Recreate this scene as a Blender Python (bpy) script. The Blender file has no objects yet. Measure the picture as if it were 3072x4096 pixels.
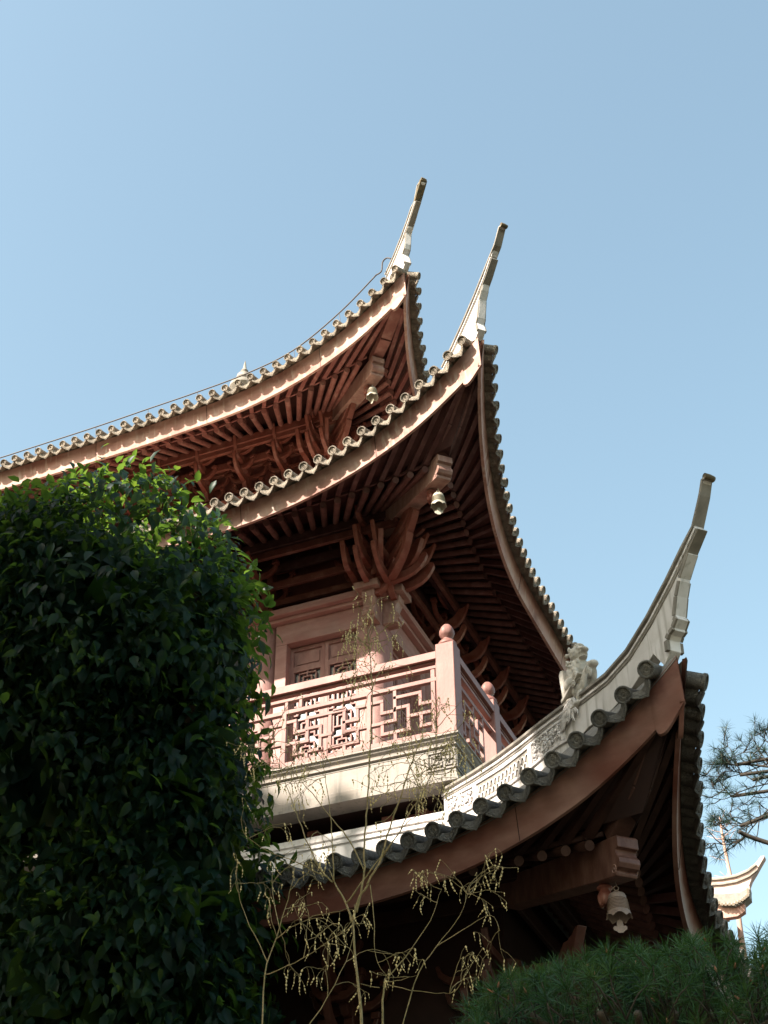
import bpy,bmesh,math,random
import numpy as np
from mathutils import Vector,Matrix
D={"fret": [[[-1.246, 0.732], [-1.095, 0.737], [-1.096, 0.547], [-0.907, 0.544]], [[-0.352, 0.565], [-0.527, 0.56], [-0.534, 0.751], [-0.905, 0.745], [-0.903, 0.396], [-1.091, 0.399], [-1.092, 0.212], [-0.698, 0.215], [-0.719, 0.582], [-0.896, 0.577]], [[-0.705, 0.414], [-0.356, 0.414]], [[-0.52, 0.394], [-0.524, 0.221], [-0.351, 0.227]], [[-1.247, 0.388], [-1.091, 0.387]], [[-0.9, 0.215], [-0.902, 0.094]], [[-0.903, 0.865], [-0.905, 0.745]], [[-1.303, 0.733], [-1.47, 0.725], [-1.46, 0.541], [-1.661, 0.537]], [[-1.663, 0.759], [-1.659, 0.377], [-1.303, 0.401]], [[-1.464, 0.373], [-1.458, 0.191], [-1.872, 0.197], [-1.876, 0.713]], [[-1.663, 0.759], [-1.802, 0.762]], [[-1.657, 0.189], [-1.656, 0.119]], [[-2.573, 0.728], [-2.41, 0.739], [-2.409, 0.546], [-2.231, 0.553]], [[-2.56, 0.396], [-2.409, 0.374], [-2.409, 0.209], [-2.005, 0.207], [-2.036, 0.568], [-2.22, 0.563]], [[-2.225, 0.744], [-2.214, 0.377], [-2.409, 0.374]], [[-2.225, 0.744], [-1.65, 0.729]], [[-2.015, 0.403], [-1.856, 0.408]], [[-2.227, 0.21], [-2.223, 0.081]], [[-2.631, 0.718], [-2.784, 0.719], [-2.776, 0.558], [-2.953, 0.562]], [[-2.63, 0.406], [-2.962, 0.403], [-2.979, 0.725], [-3.151, 0.726], [-3.166, 0.891]], [[-2.97, 0.566], [-3.165, 0.568]], [[-2.98, 0.413], [-3.157, 0.416], [-3.142, 0.165]]], "L1top": [[-0.246, -0.707], [-0.06, -0.766], [0.344, -0.905], [0.918, -1.067], [1.389, -1.149], [1.615, -1.159], [1.951, -1.212], [2.4, -1.35], [2.807, -1.465], [3.009, -1.421], [3.358, -1.289], [3.72, -1.031], [3.976, -0.799], [4.047, -0.741], [4.183, -0.491], [4.24, -0.346], [4.286, -0.349]], "L1und": [[4.246, -0.4], [4.068, -0.756], [4.082, -0.789], [3.943, -0.965], [3.958, -0.995], [3.819, -1.168], [3.814, -1.198], [3.754, -1.328], [3.698, -1.511], [3.721, -1.573], [3.663, -1.635], [3.665, -1.661], [3.612, -1.674], [3.583, -1.708], [3.579, -1.824]], "L2top": [[0.137, 6.436], [0.364, 6.481], [0.722, 6.685], [1.054, 6.831], [1.261, 6.998], [1.381, 7.184], [1.506, 7.267], [1.633, 7.48], [1.688, 7.449]], "L2und": [[1.629, 7.432], [1.421, 7.138], [1.38, 7.172], [1.261, 6.998], [1.168, 6.755], [1.099, 6.638], [1.06, 6.407], [1.045, 6.325], [1.009, 6.246], [1.04, 6.078]], "L3top": [[-1.466, 10.874], [-1.178, 10.945], [-0.896, 11.015], [-0.669, 11.328], [-0.585, 11.496], [-0.528, 11.471], [-0.419, 11.769], [-0.323, 11.748], [-0.285, 11.737]], "L3und": [[-0.288, 11.658], [-0.529, 11.424], [-0.578, 11.484], [-0.669, 11.328], [-0.736, 11.084], [-0.797, 11.029], [-0.824, 10.777], [-0.846, 10.681], [-0.907, 10.61], [-0.837, 10.316]], "cable": [[-11.388, 1.903, 9.644], [-10.175, 1.903, 9.63], [-9.341, 1.903, 9.649], [-7.941, 1.903, 9.685], [-6.768, 1.903, 9.744], [-5.678, 1.903, 9.798], [-4.611, 1.894, 9.885], [-3.571, 1.796, 10.023], [-2.539, 1.588, 10.411], [-1.67, 1.33, 10.826], [-1.814, 1.378, 10.768], [-1.546, 1.287, 10.838], [-1.516, 1.276, 11.059], [-1.417, 1.24, 11.093], [-1.318, 1.203, 10.99]], "pod": {"A": [[0.0279, [[1.064, -5.6, -6.016], [1.046, -5.6, -5.625], [1.006, -5.6, -5.317], [0.989, -5.6, -5.044], [0.978, -5.6, -4.925]]], [0.0209, [[0.978, -5.6, -4.978], [0.921, -5.6, -4.818], [0.822, -5.6, -4.637], [0.746, -5.6, -4.483]]], [0.014, [[0.794, -5.6, -4.599], [0.658, -5.6, -4.444], [0.517, -5.6, -4.161], [0.426, -5.6, -3.932], [0.348, -5.6, -3.76], [0.24, -5.6, -3.504], [0.15, -5.6, -3.271], [0.121, -5.6, -3.072]]], [0.0116, [[0.807, -5.6, -4.59], [0.789, -5.6, -4.306], [0.771, -5.6, -4.071], [0.741, -5.6, -3.829], [0.706, -5.6, -3.604], [0.673, -5.6, -3.424], [0.651, -5.6, -3.294]]], [0.014, [[1.077, -5.6, -4.54], [0.95, -5.6, -4.268], [0.785, -5.6, -4.039], [0.614, -5.6, -3.803], [0.439, -5.6, -3.571], [0.331, -5.6, -3.437]]], [0.0186, [[1.011, -5.6, -4.898], [1.055, -5.6, -4.755], [1.093, -5.6, -4.543], [1.097, -5.6, -4.364], [1.125, -5.6, -4.025], [1.148, -5.6, -3.794], [1.165, -5.6, -3.556], [1.188, -5.6, -3.188], [1.204, -5.6, -2.884], [1.2, -5.6, -2.539], [1.187, -5.6, -2.249]]], [0.0209, [[0.989, -5.6, -4.959], [1.033, -5.6, -4.795], [1.115, -5.6, -4.679], [1.144, -5.6, -4.618], [1.246, -5.6, -4.482], [1.297, -5.6, -4.335], [1.367, -5.6, -4.143], [1.437, -5.6, -3.972], [1.529, -5.6, -3.731], [1.583, -5.6, -3.599], [1.651, -5.6, -3.443]]], [0.014, [[0.921, -5.6, -4.801], [1.111, -5.6, -4.59], [1.269, -5.6, -4.419], [1.406, -5.6, -4.265], [1.503, -5.6, -4.102], [1.638, -5.6, -3.944], [1.734, -5.6, -3.752], [1.79, -5.6, -3.572], [1.822, -5.6, -3.31]]], [0.0116, [[1.246, -5.6, -4.46], [1.406, -5.6, -4.265], [1.52, -5.6, -4.151], [1.634, -5.6, -4.082], [1.717, -5.6, -3.96]]], [0.0116, [[0.747, -5.6, -4.55], [0.487, -5.6, -4.328], [0.244, -5.6, -4.167], [0.04, -5.6, -3.95]]], [0.0093, [[0.7, -5.6, -4.493], [0.558, -5.6, -4.376], [0.472, -5.6, -4.234]]], [0.0093, [[1.133, -5.6, -4.682], [1.165, -5.6, -5.031], [1.175, -5.6, -5.303], [1.26, -5.6, -5.478]]]], "B": [[0.0233, [[1.106, -5.3, -5.93], [1.117, -5.3, -5.535], [1.136, -5.3, -5.364]]], [0.0116, [[1.136, -5.3, -5.375], [1.313, -5.3, -5.216], [1.538, -5.3, -4.936], [1.645, -5.3, -4.694]]], [0.0093, [[1.136, -5.3, -5.385], [1.288, -5.3, -5.377], [1.441, -5.3, -5.339]]], [0.0116, [[1.237, -5.3, -5.948], [1.395, -5.3, -5.435], [1.597, -5.3, -5.157], [1.822, -5.3, -4.92], [1.919, -5.3, -4.7]]], [0.0093, [[1.575, -5.3, -5.174], [1.816, -5.3, -5.067], [2.056, -5.3, -4.981], [2.133, -5.3, -5.12]]], [0.0093, [[1.092, -5.3, -5.429], [1.004, -5.3, -5.396], [0.916, -5.3, -5.341]]], [0.0093, [[1.147, -5.3, -5.417], [1.437, -5.3, -5.512], [1.69, -5.3, -5.56]]]], "C": [[0.014, [[0.352, -5.9, -6.011], [0.356, -5.9, -5.424], [0.442, -5.9, -5.129], [0.531, -5.9, -4.827], [0.589, -5.9, -4.555]]], [0.0093, [[0.432, -5.9, -5.149], [0.649, -5.9, -5.018], [0.912, -5.9, -4.958], [1.088, -5.9, -5.009]]], [0.0093, [[0.356, -5.9, -5.424], [0.617, -5.9, -5.363], [0.917, -5.9, -5.228], [1.067, -5.9, -5.13]]], [0.0093, [[0.373, -5.9, -5.325], [0.199, -5.9, -4.984], [0.094, -5.9, -4.751], [0.031, -5.9, -4.474]]], [0.0093, [[0.679, -5.9, -5.961], [0.883, -5.9, -5.702], [1.048, -5.9, -5.371], [1.066, -5.9, -5.026]]], [0.0093, [[0.473, -5.9, -5.072], [0.322, -5.9, -4.704], [0.29, -5.9, -4.521]]]]}, "pineb": [[0.0333, [[4.273, 1.0, -1.045], [3.755, 1.0, -0.856], [3.51, 1.0, -0.775], [3.309, 1.0, -0.738], [3.187, 1.0, -0.698]]], [0.0606, [[4.07, 1.0, -2.138], [3.59, 1.0, -1.835], [3.392, 1.0, -1.697], [3.292, 1.0, -1.593]]], [0.0212, [[4.181, 1.0, -0.71], [3.763, 1.0, -0.812], [3.396, 1.0, -0.892], [3.219, 1.0, -0.907]]], [0.0182, [[3.912, 1.0, -1.347], [3.611, 1.0, -1.489], [3.288, 1.0, -1.576], [3.079, 1.0, -1.518]]], [0.0182, [[3.924, 1.0, -1.281], [3.658, 1.0, -1.43], [3.435, 1.0, -1.622], [3.31, 1.0, -1.731], [3.101, 1.0, -1.784], [2.953, 1.0, -1.735], [2.845, 1.0, -1.725]]], [0.0182, [[3.959, 1.0, -1.082], [3.618, 1.0, -1.079], [3.395, 1.0, -1.102], [3.165, 1.0, -1.158], [2.985, 1.0, -1.086]]], [0.0152, [[3.538, 1.0, -0.992], [3.402, 1.0, -0.858], [3.22, 1.0, -0.801], [3.116, 1.0, -0.85], [2.947, 1.0, -0.796]]], [0.0182, [[3.941, 1.0, -1.182], [3.76, 1.0, -0.829], [3.647, 1.0, -0.519], [3.654, 1.0, -0.376]]], [0.0152, [[3.766, 1.0, -0.795], [3.569, 1.0, -0.609], [3.342, 1.0, -0.631], [3.17, 1.0, -0.701]]], [0.0121, [[3.396, 1.0, -0.892], [3.387, 1.0, -0.748], [3.243, 1.0, -0.645]]], [0.0121, [[3.356, 1.0, -0.742], [3.327, 1.0, -0.52], [3.241, 1.0, -0.446]]], [0.0152, [[4.043, 1.0, -0.608], [3.812, 1.0, -0.52], [3.774, 1.0, -0.33]]], [0.0121, [[3.726, 1.0, -1.032], [3.464, 1.0, -1.254], [3.297, 1.0, -1.323], [3.145, 1.0, -1.395]]], [0.0121, [[3.26, 1.0, -1.16], [3.15, 1.0, -1.05], [2.923, 1.0, -0.968]]], [0.0121, [[3.288, 1.0, -1.576], [3.175, 1.0, -1.503], [3.018, 1.0, -1.506]]], [0.0121, [[3.73, 1.0, -1.513], [3.476, 1.0, -1.563], [3.261, 1.0, -1.554], [3.095, 1.0, -1.622]]]], "farridge_top": [[-4.415, 15.403], [-3.574, 15.21], [-3.009, 15.148], [-2.438, 15.154], [-1.945, 15.28], [-1.58, 15.49], [-1.352, 15.726], [-1.213, 15.715]], "farridge_bot": [[-4.536, 14.518], [-3.539, 14.467], [-3.035, 14.353], [-2.382, 14.312], [-1.991, 14.416], [-1.996, 14.615], [-1.874, 14.842], [-1.64, 15.124], [-1.459, 15.367], [-1.233, 15.653]], "fartile_bot": [[-4.054, 14.533], [-3.447, 14.128], [-3.115, 13.825], [-2.658, 13.746], [-2.265, 13.874], [-2.03, 14.029], [-2.014, 14.272]], "farfascia_bot": [[-4.15, 13.856], [-3.447, 13.491], [-3.085, 13.405], [-2.62, 13.399], [-2.318, 13.542], [-2.174, 14.005]], "farsoffit": [[-3.307, 13.176], [-2.62, 13.399]], "farpole": [[[-3.03, 42.0, 18.77], [-3.036, 42.0, 18.061], [-3.016, 42.0, 17.036], [-2.973, 42.0, 16.027], [-2.962, 42.0, 15.148], [-2.913, 42.0, 14.227], [-2.95, 42.0, 13.535]]], "cam": [[0.922876, 0.385031, -0.007179], [0.244469, -0.571359, 0.783444], [-0.297548, 0.724776, 0.621421]], "C": [5.5978, -16.0982, -9.8167]}
R=math.radians
random.seed(7); rng=np.random.default_rng(11)
S=bpy.context.scene
# ---------------------------------------------------------------- camera, world, sun, exposure
cd=bpy.data.cameras.new('camera'); cam=bpy.data.objects.new('camera',cd); S.collection.objects.link(cam)
r_,u_,F_=[Vector(v) for v in D['cam']]
m=Matrix((r_,u_,-F_)).transposed().to_4x4(); m.translation=Vector(D['C']); cam.matrix_world=m
cd.sensor_fit='VERTICAL'; cd.sensor_height=36; cd.lens=36*5900/4096; cd.clip_start=.1; cd.clip_end=2000
S.camera=cam
SUN=Vector((-.60,-1.0,.97)).normalized()
ld=bpy.data.lights.new('sun','SUN'); ld.energy=5.0; ld.angle=R(.6); ld.color=(1,.92,.80)
lo=bpy.data.objects.new('sun',ld); S.collection.objects.link(lo); lo.rotation_euler=SUN.to_track_quat('Z','Y').to_euler()
W=bpy.data.worlds.new('World'); S.world=W; W.use_nodes=True
nt=W.node_tree; bg=nt.nodes['Background']; sky=nt.nodes.new('ShaderNodeTexSky'); sky.sky_type='NISHITA'; sky.sun_disc=False
sky.sun_elevation=math.asin(SUN.z); sky.sun_rotation=math.atan2(SUN.x,SUN.y)
sky.air_density=1.25; sky.dust_density=2.2; sky.ozone_density=1.0; sky.altitude=50
tn=nt.nodes.new('ShaderNodeMix'); tn.data_type='RGBA'; tn.blend_type='MULTIPLY'; tn.inputs[0].default_value=1; tn.inputs[7].default_value=(1.0,.985,.79,1); nt.links.new(sky.outputs[0],tn.inputs[6]); nt.links.new(tn.outputs[2],bg.inputs[0]); bg.inputs[1].default_value=.115
S.view_settings.view_transform='Standard'; S.view_settings.look='None'; S.view_settings.exposure=1.74; S.view_settings.gamma=1
S.cycles.max_bounces=6; S.cycles.diffuse_bounces=4

# ---------------------------------------------------------------- helpers
def tag(o,label=None,cat=None,group=None,kind=None):
    if label:o['label']=label
    if cat:o['category']=cat
    if group:o['group']=group
    if kind:o['kind']=kind
    return o
def link(o,parent=None):
    S.collection.objects.link(o)
    if parent: o.parent=parent
    return o
def empty(name,loc=(0,0,0),parent=None):
    o=bpy.data.objects.new(name,None); o.empty_display_size=.2; link(o,parent); o.location=loc; return o
class MB:
    def __init__(s): s.v=[];s.f=[]
    def add(s,vs,fs):
        n=len(s.v); s.v+=[tuple(v) for v in vs]; s.f+=[tuple(i+n for i in f) for f in fs]
    def box(s,x0,x1,y0,y1,z0,z1):
        s.add([(x,y,z) for z in (z0,z1) for y in (y0,y1) for x in (x0,x1)],[(0,2,3,1),(4,5,7,6),(0,1,5,4),(2,6,7,3),(0,4,6,2),(1,3,7,5)])
    def bar(s,a,b,w,h,up=(0,0,1),ch=0):
        a=Vector(a);b=Vector(b);d=(b-a).normalized();U=Vector(up);sd=d.cross(U).normalized();U=sd.cross(d)
        vs=[p+sd*i*w/2+U*j*h/2 for p in (a,b) for i,j in ((-1,-1),(1,-1),(1,1),(-1,1))]
        s.add(vs,[(0,1,2,3),(7,6,5,4),(0,4,5,1),(1,5,6,2),(2,6,7,3),(3,7,4,0)])
    def tube(s,pts,rad,n=6,cap=True,hrot=0):
        pts=[Vector(p) for p in pts]
        if not hasattr(rad,'__len__'): rad=[rad]*len(pts)
        base=len(s.v); prev=None
        for i,p in enumerate(pts):
            d=(pts[min(i+1,len(pts)-1)]-pts[max(i-1,0)])
            d=d.normalized() if d.length>1e-9 else Vector((0,0,1))
            if prev is None: sd=d.orthogonal().normalized()
            else:
                sd=(prev-d*prev.dot(d)); sd=sd.normalized() if sd.length>1e-6 else d.orthogonal().normalized()
            prev=sd; up=d.cross(sd)
            for k in range(n):
                t=2*math.pi*k/n+hrot; s.v.append(tuple(p+(sd*math.cos(t)+up*math.sin(t))*rad[i]))
        for i in range(len(pts)-1):
            for k in range(n):
                a=base+i*n+k;b=base+i*n+(k+1)%n; s.f.append((a,b,b+n,a+n))
        if cap:
            s.f.append(tuple(base+k for k in range(n))[::-1]); e=base+(len(pts)-1)*n; s.f.append(tuple(e+k for k in range(n)))
    def lathe(s,prof,c=(0,0,0),n=24,ax=None,wav=None):
        # prof list (r,h); ax matrix 3x3 optional (columns: radial x, radial y, axis)
        M=ax or Matrix.Identity(3); c=Vector(c); base=len(s.v)
        for j,(r,h) in enumerate(prof):
            for k in range(n):
                t=2*math.pi*k/n; rr,hh=(r,h) if not wav else wav(r,h,t,j)
                s.v.append(tuple(c+M@Vector((rr*math.cos(t),rr*math.sin(t),hh))))
        for j in range(len(prof)-1):
            for k in range(n):
                a=base+j*n+k;b=base+j*n+(k+1)%n; s.f.append((a,b,b+n,a+n))
    def prism(s,poly,o,ax,ay,th):
        o=Vector(o);ax=Vector(ax);ay=Vector(ay);nrm=ax.cross(ay).normalized()
        A=[o+ax*x+ay*y+nrm*th/2 for x,y in poly];B=[o+ax*x+ay*y-nrm*th/2 for x,y in poly];n=len(poly)
        s.add(A+B,[tuple(range(n)),tuple(range(2*n-1,n-1,-1))]+[(i,i+n,(i+1)%n+n,(i+1)%n) for i in range(n)])
    def grid(s,rows,closed=False):
        base=len(s.v);m=len(rows[0])
        for r in rows: s.v+=[tuple(p) for p in r]
        for i in range(len(rows)-1):
            for j in range(m-1+(1 if closed else 0)):
                a=base+i*m+j;b=base+i*m+(j+1)%m; s.f.append((a,b,b+m,a+m))
    def mesh(s,name,mat,smooth=False,ang=None):
        me=bpy.data.meshes.new(name); me.from_pydata(s.v,[],s.f); me.materials.append(mat); me.update()
        if smooth:
            me.polygons.foreach_set('use_smooth',[True]*len(me.polygons))
            if ang is not None:
                try: me.set_sharp_from_angle(angle=R(ang))
                except Exception: pass
        return me
    def build(s,name,mat,parent=None,smooth=False,ang=None,bevel=0):
        o=bpy.data.objects.new(name,s.mesh(name,mat,smooth,ang)); link(o,parent)
        if bevel:
            b=o.modifiers.new('bevel','BEVEL'); b.width=bevel; b.segments=2; b.limit_method='ANGLE'; b.angle_limit=R(40)
        return o
MIR=Matrix(((0,-1,0,0),(-1,0,0,0),(0,0,1,0),(0,0,0,1)))   # mirror over the corner diagonal: front facade -> right facade
def children(o): return [c for c in bpy.data.objects if c.parent==o]
def mirror(o,parent=None):
    c=o.copy(); S.collection.objects.link(c); c.parent=parent if parent is not None else o.parent
    c.matrix_basis=MIR@o.matrix_basis if (parent is None or parent==o.parent) else o.matrix_basis
    for ch in children(o): mirror_child(ch,c)
    return c
def mirror_child(ch,p):
    c=ch.copy(); S.collection.objects.link(c); c.parent=p
    for g in children(ch): mirror_child(g,c)

# ---------------------------------------------------------------- materials
def mat(name,base,rough=.7,c2=None,scale=4,stretch=(1,1,1),bump=.2,bscale=30,metal=0,stain=None,sscale=1.5,samt=.5,trans=0,spec=.3,det=6,bdist=.01,grain=None,runs=None,tmul=(9,4.6,1.0),vary=0):
    M=bpy.data.materials.new(name); M.use_nodes=True; t=M.node_tree; N=t.nodes; L=t.links; b=N['Principled BSDF']
    b.inputs['Roughness'].default_value=rough; b.inputs['Metallic'].default_value=metal; b.inputs['Specular IOR Level'].default_value=spec
    tc=N.new('ShaderNodeTexCoord'); mp=N.new('ShaderNodeMapping'); mp.inputs['Scale'].default_value=stretch; L.new(tc.outputs['Object'],mp.inputs[0])
    def noise(sc,vec=mp,d=det):
        n=N.new('ShaderNodeTexNoise'); n.inputs['Scale'].default_value=sc; n.inputs['Detail'].default_value=d; n.inputs['Roughness'].default_value=.6
        L.new(vec.outputs[0 if vec==mp else 'Object'],n.inputs['Vector']); return n
    def ramp(src,a,bb):
        r=N.new('ShaderNodeMapRange'); r.inputs[1].default_value=a; r.inputs[2].default_value=bb; L.new(src,r.inputs[0]); return r.outputs[0]
    def mix(f,a,c):
        x=N.new('ShaderNodeMix'); x.data_type='RGBA'; L.new(f,x.inputs[0])
        for i,v in ((6,a),(7,c)):
            if isinstance(v,tuple): x.inputs[i].default_value=(*v,1)
            else: L.new(v,x.inputs[i])
        return x.outputs[2]
    col=base
    if c2: col=mix(ramp(noise(scale).outputs[0],.38,.66),base,c2)
    if stain:
        n=noise(sscale,tc,8); f=ramp(n.outputs[0],.52,.72); mm=N.new('ShaderNodeMath'); mm.operation='MULTIPLY'; mm.inputs[1].default_value=samt; L.new(f,mm.inputs[0])
        col=mix(mm.outputs[0],col,stain)
    hgt=noise(bscale)
    if grain:
        g=noise(grain,mp,3); mm=N.new('ShaderNodeMath'); mm.operation='MULTIPLY'; mm.inputs[1].default_value=.5; L.new(ramp(g.outputs[0],.35,.75),mm.inputs[0])
        d=tuple(x*.55 for x in base); col=mix(mm.outputs[0],col,d)
    if runs:
        mp2=N.new('ShaderNodeMapping'); mp2.inputs['Scale'].default_value=(9,9,.55); L.new(tc.outputs['Object'],mp2.inputs[0])
        n2=N.new('ShaderNodeTexNoise'); n2.inputs['Scale'].default_value=1.6; n2.inputs['Detail'].default_value=5; L.new(mp2.outputs[0],n2.inputs['Vector'])
        mm2=N.new('ShaderNodeMath'); mm2.operation='MULTIPLY'; mm2.inputs[1].default_value=.75; L.new(ramp(n2.outputs[0],.54,.70),mm2.inputs[0]); col=mix(mm2.outputs[0],col,runs)
    if vary:
        oi=N.new('ShaderNodeObjectInfo'); vr=N.new('ShaderNodeMapRange'); vr.inputs[3].default_value=1-vary; vr.inputs[4].default_value=1+vary*.6; L.new(oi.outputs['Random'],vr.inputs[0])
        vm=N.new('ShaderNodeMix'); vm.data_type='RGBA'; vm.blend_type='MULTIPLY'; vm.inputs[0].default_value=1; L.new(vr.outputs[0],vm.inputs[7])
        if isinstance(col,tuple): vm.inputs[6].default_value=(*col,1)
        else: L.new(col,vm.inputs[6])
        col=vm.outputs[2]
    if isinstance(col,tuple): b.inputs['Base Color'].default_value=(*col,1)
    else: L.new(col,b.inputs['Base Color'])
    if bump:
        bp=N.new('ShaderNodeBump'); bp.inputs['Strength'].default_value=bump; bp.inputs['Distance'].default_value=bdist; L.new(hgt.outputs[0],bp.inputs['Height']); L.new(bp.outputs[0],b.inputs['Normal'])
    if trans:
        tl=N.new('ShaderNodeBsdfTranslucent'); ms=N.new('ShaderNodeMixShader'); ms.inputs[0].default_value=trans
        if isinstance(col,tuple): tl.inputs[0].default_value=(col[0]*4,col[1]*3,col[2],1)
        else:
            hs=N.new('ShaderNodeMix'); hs.data_type='RGBA'; hs.blend_type='MULTIPLY'; hs.inputs[0].default_value=1; L.new(col,hs.inputs[6]); hs.inputs[7].default_value=(*tmul,1); L.new(hs.outputs[2],tl.inputs[0])
        L.new(b.outputs[0],ms.inputs[1]); L.new(tl.outputs[0],ms.inputs[2]); L.new(ms.outputs[0],N['Material Output'].inputs[0])
    return M
M_wood=mat('weathered_red_wood',(.27,.125,.11),.6,(.35,.205,.185),3,(1,1,.35),.25,40,stain=(.40,.30,.26),sscale=2.2,samt=.5,grain=14)
M_rail=mat('warm_rail_wood',(.21,.088,.073),.55,(.28,.143,.122),3,(1,1,.35),.25,40,stain=(.31,.19,.165),sscale=2.2,samt=.4,grain=12)  # rail wood, redder and darker than the wall wood
M_woodh=mat('weathered_red_wood_boards',(.33,.16,.142),.6,(.42,.25,.225),3,(.3,1,1),.25,30,stain=(.38,.29,.26),sscale=1.6,samt=.5,grain=9)
M_fascia=mat('fascia_wood',(.37,.175,.14),.62,(.52,.335,.28),1.6,(.5,.5,1.5),.25,20,stain=(.14,.045,.03),sscale=1.9,samt=.7,grain=5,runs=(.50,.38,.32))
M_fascia1=mat('shaded_fascia_wood',(.155,.052,.038),.42,(.27,.15,.122),1.4,(.5,.5,1.2),.2,20,stain=(.045,.014,.009),sscale=1.5,samt=.7,grain=5)  # darker fascia copy, shade on the lowest roof put into its colour
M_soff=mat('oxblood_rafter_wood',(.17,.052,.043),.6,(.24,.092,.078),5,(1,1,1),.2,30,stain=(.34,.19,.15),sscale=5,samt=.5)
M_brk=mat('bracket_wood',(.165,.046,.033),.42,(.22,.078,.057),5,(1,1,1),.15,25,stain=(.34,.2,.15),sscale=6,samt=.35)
M_dark=mat('shade_dark_wood',(.018,.006,.005),.7,(.025,.009,.007),4)  # lower-storey and recess shade put into the colour; board joints share it
M_tileL=mat('pale_grey_roof_tile',(.42,.345,.275),.8,(.33,.28,.23),9,(1,1,1),.5,60,stain=(.42,.32,.24),sscale=5,samt=.5,vary=.22)
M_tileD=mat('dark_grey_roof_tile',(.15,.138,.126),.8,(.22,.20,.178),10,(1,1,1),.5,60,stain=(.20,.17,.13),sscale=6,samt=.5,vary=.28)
M_plas=mat('old_white_plaster',(.64,.60,.59),.8,(.54,.50,.485),3,(1,1,.4),.2,25,stain=(.42,.38,.34),sscale=5,samt=.45,runs=(.30,.27,.24))
M_plasg=mat('shaded_weathered_grey_plaster',(.27,.24,.21),.85,(.17,.15,.13),5,(1,1,.5),.3,40,stain=(.18,.16,.13),sscale=4,samt=.75)  # grey carries the nose soffits' shade as well as weathering
M_stone=mat('cream_stone',(.30,.255,.22),.75,(.25,.22,.20),2.5,(1,1,1),.2,40,stain=(.20,.18,.16),sscale=2.5,samt=.6,runs=(.17,.15,.13))
M_bell=mat('aged_bronze',(.21,.15,.125),.55,(.28,.205,.17),12,metal=.25,bump=.3,bscale=80)
M_bell2=mat('sunlit_tone_bronze',(.40,.355,.28),.6,(.32,.285,.23),12,metal=.1,bump=.3,bscale=80)  # paler copy of the bell bronze, sunlight put into its colour
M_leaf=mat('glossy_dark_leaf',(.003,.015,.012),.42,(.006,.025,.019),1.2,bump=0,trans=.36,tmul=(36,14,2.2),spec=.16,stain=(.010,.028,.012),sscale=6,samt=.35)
M_leaf2=mat('small_green_leaf',(.03,.08,.02),.45,(.05,.12,.03),2,bump=0,trans=.3)
M_needle=mat('pine_needle',(.009,.038,.015),.5,(.022,.070,.022),1.5,bump=0,trans=.15,stain=(.05,.07,.02),sscale=3,samt=.4)
M_bark=mat('grey_brown_bark',(.06,.045,.032),.85,(.11,.08,.055),12,(1,1,.3),.6,60)
M_twig=mat('olive_twig_bark',(.22,.17,.07),.75,(.35,.25,.13),14,(1,1,.5),.4,80,stain=(.07,.06,.035),sscale=25,samt=.8)
M_pod=mat('dry_yellow_pod',(.64,.49,.24),.65,(.50,.37,.16),20,bump=.3,bscale=90)
M_cable=mat('dark_cable',(.05,.035,.03),.6,bump=0)
M_bud=mat('brown_pine_bud',(.28,.13,.08),.8)
M_barkp=mat('pale_bare_bark',(.45,.28,.22),.8)
M_moss=mat('dark_mossy_mortar',(.07,.065,.045),.9,(.16,.11,.06),14,bump=.6,bscale=60)
M_ground=mat('mossy_soil',(.03,.03,.02),.9,(.05,.045,.03),3)
M_plasp=mat('pinkish_far_plaster',(.50,.36,.33),.8,(.42,.30,.27),3)
M_needle2=mat('dark_pine_needle',(.006,.022,.012),.55,(.012,.036,.016),2,bump=0)
M_barkd=mat('black_brown_bark',(.028,.022,.018),.9,(.05,.04,.03),12,bump=.5)
M_glass=mat('window_paper',(.055,.06,.07),.3,bump=0,spec=.5)
def relief(M,scale,dist):
    t=M.node_tree;N=t.nodes;L=t.links;b=N['Principled BSDF']
    old=N.get('Bump'); v=N.new('ShaderNodeTexVoronoi'); v.feature='DISTANCE_TO_EDGE'; v.inputs['Scale'].default_value=scale
    n=N.new('ShaderNodeTexNoise'); n.inputs['Scale'].default_value=scale*.8; tc=N.new('ShaderNodeTexCoord'); L.new(tc.outputs['Object'],n.inputs['Vector'])
    mx=N.new('ShaderNodeMix'); mx.data_type='VECTOR'; mx.inputs[0].default_value=.25; L.new(tc.outputs['Object'],mx.inputs[4]); L.new(n.outputs['Color'],mx.inputs[5]); L.new(mx.outputs[1],v.inputs['Vector'])
    r=N.new('ShaderNodeMapRange'); r.inputs[2].default_value=.12; L.new(v.outputs['Distance'],r.inputs[0])
    bp=N.new('ShaderNodeBump'); bp.inputs['Strength'].default_value=1; bp.inputs['Distance'].default_value=dist; L.new(r.outputs[0],bp.inputs['Height'])
    if old: L.new(old.outputs[0],bp.inputs['Normal'])
    L.new(bp.outputs[0],b.inputs['Normal'])
    bc=b.inputs['Base Color']; src=bc.links[0].from_socket if bc.links else None
    dk=N.new('ShaderNodeMapRange'); dk.inputs[2].default_value=.07; dk.inputs[3].default_value=.45; dk.inputs[4].default_value=1; L.new(v.outputs['Distance'],dk.inputs[0])
    mm=N.new('ShaderNodeMix'); mm.data_type='RGBA'; mm.blend_type='MULTIPLY'; mm.inputs[0].default_value=1; L.new(dk.outputs[0],mm.inputs[7])
    if src: L.new(src,mm.inputs[6]); L.new(mm.outputs[2],bc)
def clone_relief(M,name,scale,dist):
    c=M.copy(); c.name=name; relief(c,scale,dist); return c
M_tileLr=clone_relief(M_tileL,'pale_tile_relief',28,.012); M_tileDr=clone_relief(M_tileD,'dark_tile_relief',28,.014)
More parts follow.
